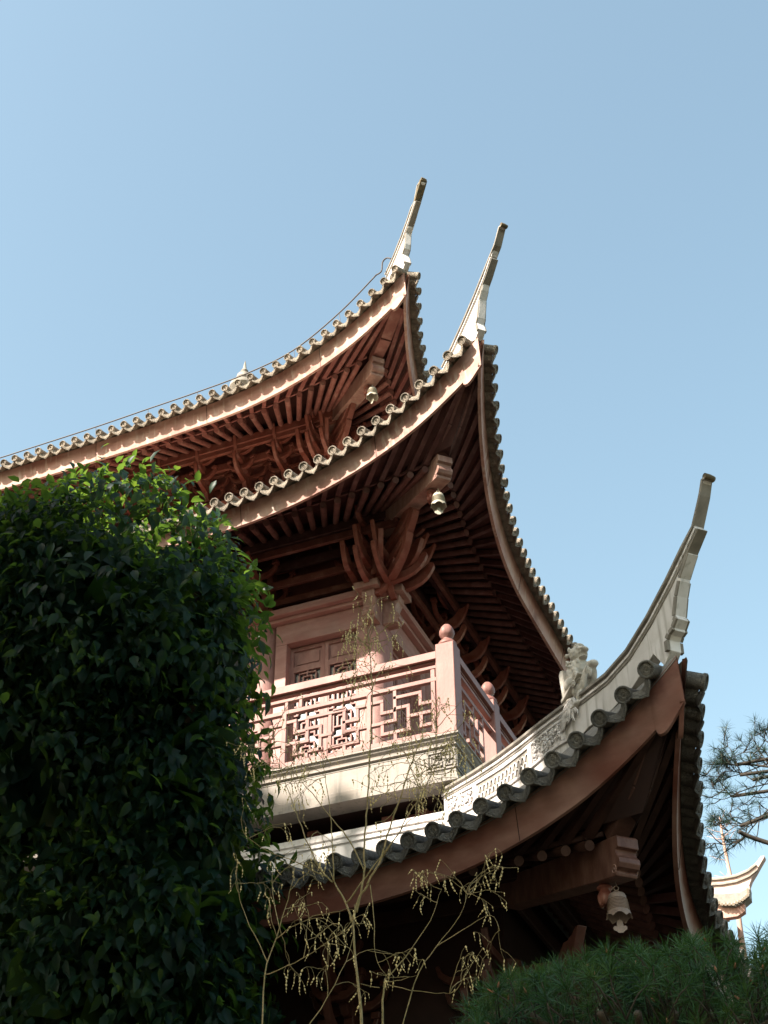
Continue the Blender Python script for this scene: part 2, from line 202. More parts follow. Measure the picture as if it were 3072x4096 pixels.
M_carve=clone_relief(M_plas,'carved_plaster',16,.03); M_lion=mat('carved_pale_stone',(.56,.51,.46),.85,(.40,.36,.315),6,bump=.5,bscale=35,bdist=.02,stain=(.3,.27,.22),sscale=9,samt=.5)

# ---------------------------------------------------------------- pavilion
pav=empty('temple_pavilion',(0,0,-11.4)); tag(pav,'red timber temple pavilion with three upswept tiled roofs and a lattice balcony','building')
def P0(o):  # keep world coordinates although the root stands on the ground
    return o
GZ=-11.4
root=pav
# children are built in world coordinates: give them the inverse offset through matrix_parent_inverse
def fix(o):
    if o.parent==pav: o.matrix_parent_inverse=Matrix.Translation((0,0,-GZ))
    return o
_build=MB.build
def B(mb,name,mat_,parent=None,**k):
    return fix(mb.build(name,mat_,parent or pav,**k))
def mir(o):
    c=o.copy(); S.collection.objects.link(c); c.parent=o.parent
    if o.parent==pav: fix(c)
    c.matrix_basis=MIR@o.matrix_basis
    for ch in children(o):
        if ch!=c: mirror_child(ch,c)
    return c
fan=lambda q,L,p: max(0,1-q/L)**p
ROOFS={
 'upper_roof':dict(p=[-1.783,.855,4.095,8.624,.979,10.364,3.444],pit=.272,off=.108,du=.216,dz=.46,dh=.10,hn=.61,nose=-1.85,yp=3.3,zp=9.62,n=52,nr=26,qe=14.5,wall=3.95,ztop=13.9,fm=M_fascia,tm=M_tileL,tr=M_tileLr,rd=.068,yroof=7.5,kL=36,kR=10),
 'middle_roof':dict(p=[-.008,.965,4.751,4.435,1.022,6.992,3.089],pit=.268,off=.216,du=.22,dz=.41,dh=.158,hn=.335,nose=0.0,yp=1.45,zp=5.20,n=40,nr=40,qe=11.5,wall=2.0,ztop=7.2,fm=M_fascia,tm=M_tileL,tr=M_tileLr,rd=.074,yroof=3.6,kL=22,kR=26),
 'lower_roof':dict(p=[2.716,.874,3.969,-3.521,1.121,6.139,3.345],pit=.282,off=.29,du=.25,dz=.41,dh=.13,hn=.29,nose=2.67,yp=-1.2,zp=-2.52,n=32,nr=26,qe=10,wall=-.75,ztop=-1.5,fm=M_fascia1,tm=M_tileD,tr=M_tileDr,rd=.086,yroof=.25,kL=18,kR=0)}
rest_cover=MB(); rest_drip=MB()
def lower_col(q,p):
    E0,Dd,Lq,z0,H,Lz,mm=p; c=E0+Dd
    return c, E0+Dd*fan(q,Lq,2), z0+H*fan(q,Lz,mm)
def cover_mesh(r,L=.5):
    a=MB(); n=20
    prof=[(.001,.004),(r*.18,.010),(r*.3,.002),(r*.62,.0015),(r*.72,.003),(r*.80,-.004),(r*.84,-.016),(r*.97,-.018),(r*1.06,-.012),(r*1.08,0),(r*1.08,.02),(r*.98,.026),(r*.96,.2),(r*.95,L)]
    a.lathe(prof,n=n,ax=Matrix(((1,0,0),(0,0,-1),(0,1,0))).transposed().transposed())
    return a
def cover(r,L=.5):
    a=MB(); n=20; base=cover_mesh(r,L)
    # lathe axis should run along +y (inward): remap (x,y,z)->(x,z',y')
    vs=[]
    for j,(rr,h) in enumerate([(.001,.004),(r*.22,.012),(r*.34,.002),(r*.66,.002),(r*.74,.006),(r*.80,-.002),(r*.85,-.016),(r*.97,-.018),(r*1.07,-.010),(r*1.08,.002),(r*1.08,.022),(r*.98,.028),(r*.96,.25),(r*.95,L)]):
        for k in range(n):
            t=2*math.pi*k/n; vs.append((rr*math.cos(t),h-.045,rr*math.sin(t)))
    a.v=vs
    for j in range(13):
        for k in range(n):
            A=j*n+k;Bq=j*n+(k+1)%n; a.f.append((A,Bq,Bq+n,A+n))
    return a
def drip(pit,r):
    a=MB(); w=pit*.5-.012; n=10; rows=[]
    zt=lambda x: -.012-.072*math.cos(math.pi*x/(2*w)*.98)
    # trough
    for y in (-.005,.5): rows.append([(x,y,zt(x)) for x in [w*(2*i/n-1) for i in range(n+1)]])
    a.grid(rows); a.grid([[(x,y,z-.016) for x,y,z in rw] for rw in rows[::-1]])
    # hanging plate
    R_=[]
    prof=lambda t: (.5+.5*math.cos(math.pi*t))**.55
    for k in range(7):
        s=k/6; row=[]
        for i in range(n+1):
            x=w*.97*(2*i/n-1); t=x/w
            top=zt(x)+.004; bot=zt(0)-.090*(1-abs(t)**2.0)-.004+ (-.018*(1-min(1,abs(t)*5))) 
            bot=min(bot,top-.012)
            z=top+(bot-top)*s; row.append((x,-.015-.045*s+.010*math.cos(math.pi*t),z))
        R_.append(row)
    a.grid(R_); a.grid([[(x,y+.014,z) for x,y,z in rw] for rw in R_[::-1]])
    # rim
    last=R_[-1]; a.tube([Vector(p)+Vector((0,.002,.004)) for p in last],.009,5)
    inner=[Vector((p[0]*.82,p[1]-.003,p[2]+(R_[0][i][2]-p[2])*.22)) for i,p in enumerate(last)]; a.tube(inner,.004,4)
    return a
def ext(mb,src,M):
    n=len(mb.v); mb.v+=[tuple(M@Vector(v)) for v in src.v]; mb.f+=[tuple(i+n for i in f) for f in src.f]
def at(x,y,t): return Vector(D['C'])+(F_+r_*((x-1536)/5900)-u_*((y-2048)/5900))*t
def make_roof(name,g):
    p=g['p']; c=p[0]+p[1]; qe=g['qe']
    qs=[0,.03,.06,.1,.14,.18,.22,.26,.30,.33,.345,.36]+list(np.arange(.45,4.5,.12))+list(np.arange(4.6,qe+.01,.4))
    L=lambda q: lower_col(q,p)
    def top(q):
        _,e,z=L(q); t=fan(q,3.5,2); return e+g['du'],z+g['dz']+g['dh']*t
    # roof body: tiled top surface + its underlay (structure of roof)
    a=MB(); rows=[[],[],[],[]]
    yi=g['yroof']; zi=g['ztop']
    for q in qs:
        e2,z2=top(q); x=c-q; xin=-yi-q*(( (c-qe)+yi)/(-qe)) ; xin=-yi+(c-qe+yi)*(q/qe)
        rows[0].append((x,-e2+.16,z2-.10)); rows[1].append((x,-e2+.17,z2-.055))
        for k,s in ((2,.35),(3,1.)):
            sag=.10*math.sin(math.pi*s)
            rows[k].append((x+(xin-x)*s,(-e2)+(yi+e2)*s,z2-.03+(zi-z2)*(s**1.15)-sag))
    a.grid(rows)
    ro=B(a,name,g['tm'],smooth=True,ang=40); ro_m=None
    b=MB(); b.grid([[MIR@Vector(v) for v in r] for r in rows]); n0=len(a.v)
    ext(a,b,Matrix.Identity(4)); me=a.mesh(name,g['tm'],True,40); ro.data=me
    # sheathing above the rafters (one object for both sides)
    sh=MB(); R0,R1,R2,R3=[],[],[],[]
    for q in qs:
        _,e,z=L(q); x=c-q; qr=q+max(0,1.0*(1-q/3.0)) if q<3 else q
        ere=re_e(q,g); zre=re_z(q,g)
        xin=-g['yp']+(c-qe+g['yp'])*(q/qe)
        R0.append((x,-e+.03,z+.20)); e00=re_e(0,g); xr1=c-q if q>1.32 else e00+(c-1.32-e00)*q/1.32; R1.append((xr1,-ere,zre+.19))
        R2.append((xin,g['yp'],g['zp']+.20)); R3.append((xin-.6,g['yp']+.9,g['zp']+.72))
    sh.grid([R0,R1,R2,R3]); s2=MB(); s2.grid([[MIR@Vector(v) for v in r] for r in (R0,R1,R2,R3)]); ext(sh,s2,Matrix.Identity(4))
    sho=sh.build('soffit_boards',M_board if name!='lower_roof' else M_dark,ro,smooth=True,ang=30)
    # fascia
    fa=MB(); rr=[[],[],[],[]]
    for q in qs:
        _,e,z=L(q); e2,z2=top(q)
        dr=0
        if q<.34: dr=.085*math.sin(math.pi*(q/.34)**1.9)**.8
        elif q<1.2: dr=-.035*(1-(q-.34)/.86)
        zb=z-dr; x=c-q; hd=.35*g['du']
        rr[0].append((x,-e,zb)); rr[1].append((x,-e-hd,z2-.07)); rr[2].append((x,-e-hd+.05,z2-.07)); rr[3].append((x,-e+.05,zb))
    fa.grid(rr+[rr[0]])
    # mitre: pull inner verts at q=0 onto the diagonal
    fa.v=[(v[0],max(v[1],-v[0]),v[2]) if v[0]>c-.06 and v[1]<-v[0] and False else v for v in fa.v]
    fo=fa.build('fascia_board',g['fm'],ro,smooth=True,ang=30); mir(fo)
    for qj in (1.95,4.4,6.8,9.2):
        _,e,z=L(qj); e2,z2=top(qj); jm=MB(); jm.bar((c-qj,-e-.002,z+.004),(c-qj,-e-.35*g['du']-.002,z2-.075),.007,.006,up=(0,1,0)); jo=jm.build('board_joint',M_dark,ro); mir(jo)
    # tiles
    cm=cover(g['rd']).mesh('cover_tile',g['tr'],True,35); cs=cover(g['rd']); dp=drip(g['pit'],g['rd']); dm=dp.mesh('drip_tile',g['tr'],True,50)
    def frame(q):
        e2,z2=top(q); a1=top(max(q-.05,0)); a2=top(q+.05)
        h=.05+min(q,.05)
        T=Vector((-h,-(a2[0]-a1[0]),a2[1]-a1[1])).normalized()*-1   # +x-ish
        inn=Vector((0,.95,.29)).normalized(); inn=(inn-T*inn.dot(T)).normalized(); up=T.cross(inn)
        Mx=Matrix((T,inn,up)).transposed().to_4x4(); Mx.translation=Vector((c-q,-e2+random.gauss(0,.006),z2+random.gauss(0,.004))); return Mx@Matrix.Rotation(random.gauss(0,.03),4,'Y')@Matrix.Rotation(random.gauss(0,.02),4,'Z')
    for side,nn,kk in (('f',g['n'],g['kL']),('r',g['nr'],g['kR'])):
        for i in range(nn):
            q=g['off']+g['pit']*i
            for kind,me,src,qq,rest in (('cover_tile',cm,cs,q,rest_cover),('drip_tile',dm,dp,q+g['pit']*.5,rest_drip)):
                Mx=frame(qq)
                if kind=='drip_tile' and qq<.2: continue
                if side=='r': Mx=MIR@Mx
                if i<kk:
                    o=bpy.data.objects.new(kind,me); link(o,ro); o.matrix_basis=Mx
                else: ext(rest[g['tm'].name],src,Mx)
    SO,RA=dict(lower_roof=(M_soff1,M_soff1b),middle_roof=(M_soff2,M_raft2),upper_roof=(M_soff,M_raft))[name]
    # rafters
    for side in (0,1):
        nraf=int((g['nr'] if side else g['n'])*.98); cap=g['kr'][side]
        for i in range(nraf):
            qre=1.32+.265*i
            qf=qre-1.0*math.exp(-(qre-1.32)/1.5); qp=qre+(c+g['yp']+.12-1.32)*math.exp(-(qre-1.32)/1.9)
            if qf>qe: break
            _,e,z=L(qf); Rr=Vector((c-qre,-re_e(qre,g),re_z(qre,g))); Pp=Vector((c-qp,g['yp'],g['zp']+.06)); d=(Pp-Rr).normalized()
            Fv=Vector((c-qf,-e+.03,z+.115)); 
            m1=MB(); m1.tube([Rr,Rr+d*.05,Rr+d*((Pp-Rr).length+.5)],.054,12)
            back=Rr+d*.45+Vector((0,0,.105)); m2=MB(); m2.bar(Fv,Rr+Vector((0,0,.105)),.075,.085); m2.bar(Rr+Vector((0,0,.105)),back,.075,.085)
            for mb_,nm in ((m1,'round_rafter'),(m2,'flying_rafter')):
                Mx=MIR if side else Matrix.Identity(4)
                if i<cap: 
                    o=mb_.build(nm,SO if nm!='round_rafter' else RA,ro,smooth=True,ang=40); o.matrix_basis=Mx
                else: ext(RR[nm],mb_,Mx)
        # strip along the round rafter ends and the purlin
        st=MB(); prev=None
        for q in [x for x in qs if x>=1.15]:
            cur=Vector((c-q,-re_e(q,g)+.03,re_z(q,g)+.085+.02))
            if prev is not None: st.bar(prev,cur,.03,.05)
            prev=cur
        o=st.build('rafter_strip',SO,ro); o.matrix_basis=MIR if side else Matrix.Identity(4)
        pu=MB(); x1=c-qe; yp=g['yp']; zp=g['zp']
        pu.box(x1,-yp+.05,yp-.07,yp+.07,zp-.16,zp+.02); pu.box(x1,-yp,yp-.035,yp+.035,zp-.27,zp-.165)
        pu.box(x1,-yp-.3,yp+.27,yp+.33,zp-.42,zp-.24)
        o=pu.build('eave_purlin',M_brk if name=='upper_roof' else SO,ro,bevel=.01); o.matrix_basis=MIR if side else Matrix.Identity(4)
    # corner beam with carved nose
    dn=g['nose']; zt=p[3]+g['hn']; d1=Vector((1,-1,0)).normalized()
    s2=math.sqrt(2)
    dirb=Vector((1,0)); 
    prof=[(.0,.0),(-.055,.03),(-.14,.03),(-.14,-.02)]
    poly=[(0,-.02),(-.02,.0),(-.5,.10),(-2.6,.62),(-2.6,.28),(-.5,-.30),(-.12,-.395),(-.09,-.40),(-.075,-.37),(-.09,-.345),(-.03,-.33),(0,-.29),(-.005,-.24),(-.05,-.19),(-.06,-.15),(-.05,-.135),(0,-.13)]
    cb=MB(); cb.prism(poly,(dn,-dn,zt),d1,(0,0,1),.24)
    co=cb.build('corner_beam',M_beam if name!='lower_roof' else M_beam1,ro,bevel=.008)
    sc=MB()
    for sgn in (-1,1):
        ctr=Vector((dn,-dn,zt))+d1*(-.115)+Vector((0,0,-.33)); sd=Vector((1,1,0)).normalized()*sgn*.122
        sc.tube([ctr+sd+d1*(r0*math.cos(t))+Vector((0,0,r0*math.sin(t))) for t,r0 in [(k*.5,.008+.0028*k) for k in range(17)]],.005,4)
    sc.build('scroll_carving',M_beam,ro)
    _,e0,zc=L(0.0)
    cbt=MB(); A_=Vector((dn,-dn,zt+.12))-d1*.25; Bv=Vector((c-.27,-(c-.27),zc+.08))
    mid=(A_+Bv)/2-Vector((0,0,.10))
    cbt.bar(A_-Vector((0,0,.02)),mid,.20,.20); cbt.bar(mid,Bv,.20,.18)
    cbt.build('upper_corner_beam',RA,ro,bevel=.008)
    # lotus pendant under the beam
    lp=MB(); dl=dn-.37; ztb=zt-.26
    lp.lathe([(.001,.10),(.075,.10),(.072,.04),(.055,-.02),(.050,-.06),(.078,-.065),(.082,-.075),(.078,-.085),(.05,-.09),(.055,-.12),(.072,-.16),(.075,-.20),(.06,-.235),(.001,-.22)],(dl,-dl,ztb),24,wav=lambda r,h,t,j:(r*(1+.16*abs(math.sin(3*t))),h-(.03*abs(math.sin(3*t)) if h<-.2 else 0)) if h<-.095 else (r,h))
    lp.build('lotus_pendant',M_brk,ro,smooth=True)
    return ro
def re_e(q,g):
    E0=g['p'][0]; return E0-.54+.73*fan(q,5,1.6)
def re_z(q,g):
    return g['p'][3]+.42+g['rz']*fan(q,5,1.6)
M_board=mat('dark_soffit_board',(.05,.016,.014),.7,(.075,.026,.022),5)  # shade in the gaps between rafters put into a darker board colour
M_board2=mat('dim_red_wall_board',(.09,.028,.023),.6,(.13,.045,.036),5)
M_brk1=mat('dark_bracket_wood',(.055,.018,.013),.42,(.08,.03,.022),5,(1,1,1),.15,25)  # bracket wood copy with the lowest eave's shade in its colour
M_soff2=mat('shaded_plum_rafter_wood',(.075,.027,.025),.6,(.11,.046,.042),5,(1,1,1),.2,30,vary=.3,stain=(.18,.10,.09),sscale=5,samt=.4)  # darker rafter copy, underside shade of the middle roof put into it
M_raft2=mat('shaded_plum_round_rafter_wood',(.10,.04,.035),.6,(.16,.075,.065),6,(1,1,1),.2,30,vary=.3,stain=(.26,.15,.13),sscale=5,samt=.4)  # round rafters toned down to hold the same underside shade
M_brk2=mat('shaded_bracket_beam_wood',(.10,.032,.025),.5,(.14,.05,.038),5,(1,1,1),.15,25,stain=(.25,.15,.12),sscale=5,samt=.4)  # bracket wood copy with middle-eave shade in its colour
M_soff1=mat('eave_shade_rafter_wood',(.022,.008,.006),.6,(.038,.015,.011),5,(1,1,1),.2,30)  # underside shade of the lowest roof put into the rafter colour
M_soff1b=mat('dark_round_rafter_wood',(.05,.02,.015),.6,(.085,.04,.03),5,(1,1,1),.2,30)  # round rafter copy darkened to carry the lowest eave's shade
M_beam1=mat('dark_beam_nose_wood',(.10,.042,.032),.45,(.18,.095,.075),8,(1,1,.4),.2,30,grain=10)  # nose wood copy, shade under the lowest roof put into its tone
M_raft=mat('round_rafter_wood',(.19,.066,.054),.6,(.27,.115,.095),6,(1,1,1),.2,30,vary=.25,stain=(.36,.22,.18),sscale=5,samt=.5)
M_beam=mat('pale_beam_nose_wood',(.26,.13,.105),.5,(.36,.23,.19),8,(1,1,.4),.2,30,grain=10)
ROOFS['upper_roof'].update(rz=.32,kr=(34,6)); ROOFS['middle_roof'].update(rz=-.27,kr=(20,24)); ROOFS['lower_roof'].update(rz=-.22,kr=(10,6))
rest_cover={M_tileL.name:MB(),M_tileD.name:MB()}; rest_drip={M_tileL.name:MB(),M_tileD.name:MB()}; RR={'round_rafter':MB(),'flying_rafter':MB()}
roofs={k:make_roof(k,g) for k,g in ROOFS.items()}
allc=MB(); 
for nm,dct in (('cover_tile',rest_cover),('drip_tile',rest_drip)):
    a=MB(); ext(a,dct[M_tileL.name],Matrix.Identity(4)); n1=len(a.f); ext(a,dct[M_tileD.name],Matrix.Identity(4))
    me=a.mesh(nm,M_tileLr,True,40); me.materials.append(M_tileDr)
    me.polygons.foreach_set('material_index',[0]*n1+[1]*(len(a.f)-n1))
    o=bpy.data.objects.new(nm,me); link(o,pav); fix(o); o['kind']='stuff'
for nm in RR:
    o=B(RR[nm],nm,M_soff2 if nm!='round_rafter' else M_raft2,smooth=True,ang=40); o['kind']='stuff'

# hip ridges: vertical slabs in the diagonal plane with stepped, upswept noses
sd=Vector((1,1,0)).normalized(); dd=Vector((1,-1,0))
def hip(nm,top,und,z0,th,tipm,roof):
    ro=roofs[roof]
    P_=[Vector((d,0,z)) for d,z in top]
    for _ in range(2): P_=[P_[0]]+[(P_[i-1]+P_[i]*2+P_[i+1])/4 if i<len(P_)-4 else P_[i] for i in range(1,len(P_)-1)]+[P_[-1]]
    top=[(p.x,p.z) for p in P_]
    a=MB(); poly=[(d,z) for d,z in top]+[(d,z) for d,z in und]
    last=und[-1]; first=top[0]
    poly+=[(last[0]-.1,last[1]-.10)]
    # follow the roof down to the start
    base=[(d,z-z0(d)) for d,z in top[::-1] if d<last[0]-.2]
    poly+=base
    a.prism(poly,(0,0,0),dd,(0,0,1),th)
    dm=und[-1][0]-.1; dt=top[-1][0]
    def slim(mb):
        out=[]
        for v in mb.v:
            v=Vector(v); k=max(0,min(1,((v.x-v.y)/2-dm)/(dt-dm))); off=v.dot(sd); out.append(tuple(v-sd*off*.28*k))
        mb.v=out
    slim(a)
    o=a.build('hip_ridge',M_plas,ro,bevel=.006)
    # string mouldings below the top edge
    for off,w,hh,mt in ((.018,th+.075,.036,M_plasg),(.085,th+.045,.028,M_plas),(.125,th+.02,.02,M_plasg)):
        b=MB(); pts=[]
        nn=len(top)
        for i,(d,z) in enumerate(top):
            d0,z0_=top[max(i-1,0)]; d1_,z1=top[min(i+1,nn-1)]
            tx,tz=(d1_-d0)*s2_,(z1-z0_); l=math.hypot(tx,tz); nx,nz=tz/l,-tx/l
            fade=1
            if i>nn-4 and off>.05: continue
            pts.append(Vector(((d+nx*off/s2_),-(d+nx*off/s2_),z+nz*off)))
        rows=[]
        for i,p in enumerate(pts):
            t=(pts[min(i+1,len(pts)-1)]-pts[max(i-1,0)]).normalized(); up=sd.cross(t).normalized()
            if up.z<0: up=-up
            fac=1 if i<len(pts)-4 or off>.05 else .8
            rows.append([p+sd*w/2*fac+up*hh/2,p-sd*w/2*fac+up*hh/2,p-sd*w/2*fac-up*hh/2,p+sd*w/2*fac-up*hh/2])
        b.grid(rows,True); b.f.append((0,1,2,3)); b.f.append(tuple(len(b.v)-4+k for k in range(4))); slim(b)
        b.build('ridge_moulding',mt,ro,bevel=.004)
    # stepped soffit blocks on the nose, front shade put into their grey
    s=MB()
    k=0; U=und
    for i in range(len(U)-1):
        (d0,z0_),(d1_,z1)=U[i],U[i+1]
        wd=th*(.92+.05*i)
        A=Vector((d0,-d0,z0_));Bq=Vector((d1_,-d1_,z1)); t=(Bq-A); 
        if t.length<.045: 
            continue
        n_=sd.cross(t.normalized()); 
        if n_.dot(dd)<0: n_=-n_
        s.bar(A-n_*.028,Bq-n_*.028,wd,.05,up=n_)
    slim(s)
    s.build('stepped_nose',M_plasg,ro,bevel=.005)
    if nm=='L3':
        mo=MB(); (d0,z0_),(d1_,z1)=top[-4],top[-1]; mo.bar((d0+.02,-d0-.02,z0_-.03),(d1_,-d1_,z1-.01),th+.02,.085,up=dd); mo.build('mossy_tip',M_moss,ro,bevel=.01)
    cp=MB(); d,z=top[-1]; pt=Vector((d,-d,z)); 
    cp.tube([pt+sd*(th*.45)-dd*.01,pt+sd*0,pt-sd*(th*.45)],.034,12); 
    cp.build('tip_cap',tipm,ro,smooth=True,ang=40)
    return o
s2_=math.sqrt(2)
hip('L1',D['L1top'],D['L1und'],lambda d:.62 if d<2.3 else .45,.13,M_moss,'lower_roof')
hip('L2',D['L2top'],D['L2und'],lambda d:.5,.12,M_moss,'middle_roof')
hip('L3',D['L3top'],D['L3und'],lambda d:.5,.11,M_moss,'upper_roof')

# ---------------------------------------------------------------- walls, columns, balcony
COL=1.97; BAY=1.92; NB=5
wl=MB(); wl.box(-12.5,-1.98,2.02,2.10,-.1,3.72)      # plain back board
def doorleaf():
    pass
cb_=MB(); cb_.tube([(-COL,COL,-.05),(-COL,COL,3.82)],.21,32); corner_col=B(cb_,'column',M_wood,smooth=True,ang=40)
lm=MB(); lm.tube([(0,0,-.05),(0,0,3.74)],.21,32); colmesh=lm.mesh('column',M_wood,True,40)
dl=MB()
# door leaf mesh: local x 0..w, z 0..3.3, front at y=0
def leafmesh(w=.58,h=3.32):
    a=MB(); st=.055
    a.box(0,st,0,.07,0,h); a.box(w-st,w,0,.07,0,h)
    rails=[(0,.07),(.95,1.02),(1.10,1.16),(2.86,2.96),(h-.06,h)]
    for z0,z1 in rails: a.box(st,w-st,.003,.067,z0,z1)
    # raised panels
    for z0,z1 in ((.07,.95),(2.96,h-.06)):
        a.box(st,w-st,.035,.05,z0,z1)
        g=.045; x0,x1,zz0,zz1=st+g,w-st-g,z0+g,z1-g
        a.prism([(x0+.02,zz0),(x1-.02,zz0),(x1,zz0+.02),(x1,zz1-.02),(x1-.02,zz1),(x0+.02,zz1),(x0,zz1-.02),(x0,zz0+.02)],(0,.03,0),(1,0,0),(0,0,1),.018)
    return a
def latticemesh(w=.58,z0=1.16,z1=2.86):
    a=MB(); x0,x1=.055,w-.055; bw=.024; W_=x1-x0
    def hb(xa,xb,z): a.box(x0+xa*W_,x0+xb*W_,.012,.045,z0+z-bw/2,z0+z+bw/2)
    def vb(x,za,zb): a.box(x0+x*W_-bw/2,x0+x*W_+bw/2,.009,.048,z0+za,z0+zb)
    H=z1-z0; a.box(x0,x0+.02,.006,.05,z0,z1);a.box(x1-.02,x1,.006,.05,z0,z1)
    n=4; ph=H/n
    for k in range(n):
        b=k*ph
        vb(.5,b,b+ph*.62); vb(.2,b+ph*.12,b+ph*.85); vb(.8,b+ph*.12,b+ph*.85)
        hb(.2,.5,b+ph*.3); hb(.5,.8,b+ph*.3); hb(.0,.2,b+ph*.5); hb(.8,1,b+ph*.5)
        vb(.35,b+ph*.3,b+ph*.75); vb(.65,b+ph*.3,b+ph*.75); hb(.35,.65,b+ph*.75); hb(.5,.5,b); vb(.5,b+ph*.75,b+ph)
        hb(.0,.2,b+ph*.12); hb(.8,1.,b+ph*.12); hb(.2,.8,b+ph*.9)
    return a
leaf_me=leafmesh().mesh('door',M_wood); lat_me=latticemesh().mesh('lattice',M_wood)
pn=MB(); pn.box(.05,.53,.052,.058,1.12,2.9); pane_me=pn.mesh('pane',M_glass)
for side in (0,1):
    Mx=MIR if side else Matrix.Identity(4)
    def put(mb,name,mt,**k):
        o=B(mb,name,mt,**k); o.matrix_basis=Mx; return o
    w=MB(); w.box(-12.5,-2.02,2.16,2.26,-.1,3.72)
    # lintel boards above doors and the tie plate
    for k in range(NB):
        xr=-COL-BAY*k-.12; xl=xr-BAY+.34
        w.box(xl,xr,1.80,2.15,3.34,3.73)
        w.box(xl,xl+.20,1.803,2.15,-.05,3.337); w.box(xr-.15,xr,1.803,2.15,-.05,3.337)
    put(w,'wall',M_woodh,bevel=.006)
    b=MB(); b.box(-12.5,-1.75,1.60,2.3,3.80,3.92); b.box(-12.5,-1.78,1.70,2.28,3.732,3.797); put(b,'tie_beam',M_woodh,bevel=.008)
    u=MB(); u.box(-12.5,-2.05,2.05,2.13,3.92,6.3); put(u,'upper_wall',M_board2)
    u=MB(); u.box(-12.5,-3.98,3.95,4.05,7.0,10.9); put(u,'upper_wall',M_soff)
    u=MB(); u.box(-12.5,-3.5,3.50,4.0,8.22,8.34); u.box(-12.5,-3.6,3.6,3.94,7.9,8.217); put(u,'tie_beam',M_brk,bevel=.008)
    for k in range(NB):
        if k or False:
            o=bpy.data.objects.new('column',colmesh); link(o,pav); fix(o); o.matrix_basis=Mx@Matrix.Translation((-COL-BAY*k,COL,0))
        xr=-COL-BAY*k-.27; 
        for j in range(2):
            x0=xr-.615*(j+1)
            o=bpy.data.objects.new('door',leaf_me); link(o,pav); fix(o); o.matrix_basis=Mx@Matrix.Translation((x0+.002,1.95,0))@Matrix.Scale(1.055,4,(1,0,0))
            l=bpy.data.objects.new('lattice',lat_me); link(l,o); g_=bpy.data.objects.new('pane',pane_me); link(g_,o)
    # carved beam noses at the corner
    ns=MB(); prof=[(0,.0),(.24,.0),(.24,-.02),(.235,-.12),(.215,-.14),(.20,-.17),(.175,-.25),(.19,-.31),(.225,-.36),(.24,-.42),(.225,-.46),(.20,-.475),(.2,-.5),(.19,-.515),(0,-.515)]
    ns.prism([(x,z) for x,z in prof],(-1.925,1.80,3.80),(0,-1.22,0),(0,0,1),.21)
    o=put(ns,'beam_nose',M_beam,bevel=.008)
    cp=MB(); cp.box(-2.13,-1.72,1.42,1.60,3.80,3.92); put(cp,'cap_plate',M_beam,bevel=.005)

bal=MB()
# stone slab with mouldings: swept profile (out, z)
prof=[(.0,.0),(.02,-.01),(.02,-.035),(-.0,-.045),(-.015,-.075),(-.05,-.11),(-.055,-.13),(-.035,-.145),(-.035,-.165),(-.065,-.175),(-.065,-.205),(-.072,-.212),(-.065,-.219),(-.065,-.515),(-.055,-.525),(-.055,-.575),(-.04,-.585),(-.04,-.64),(-.02,-.65),(-.02,-.69),(-.35,-.69)]
rows=[]
for o_,z in prof: rows.append([(-12.5,-o_,z),(o_,-o_,z),(o_,12.5,z)])
bal.grid(rows); bal.grid([[(-12.5,0,0),(0,0,0),(0,12.5,0)],[(-12.5,2.3,.0),(-2.3,2.3,.0),(-2.3,12.5,0)]])
balc=B(bal,'balcony',M_stone)
def cut(a,b): pass
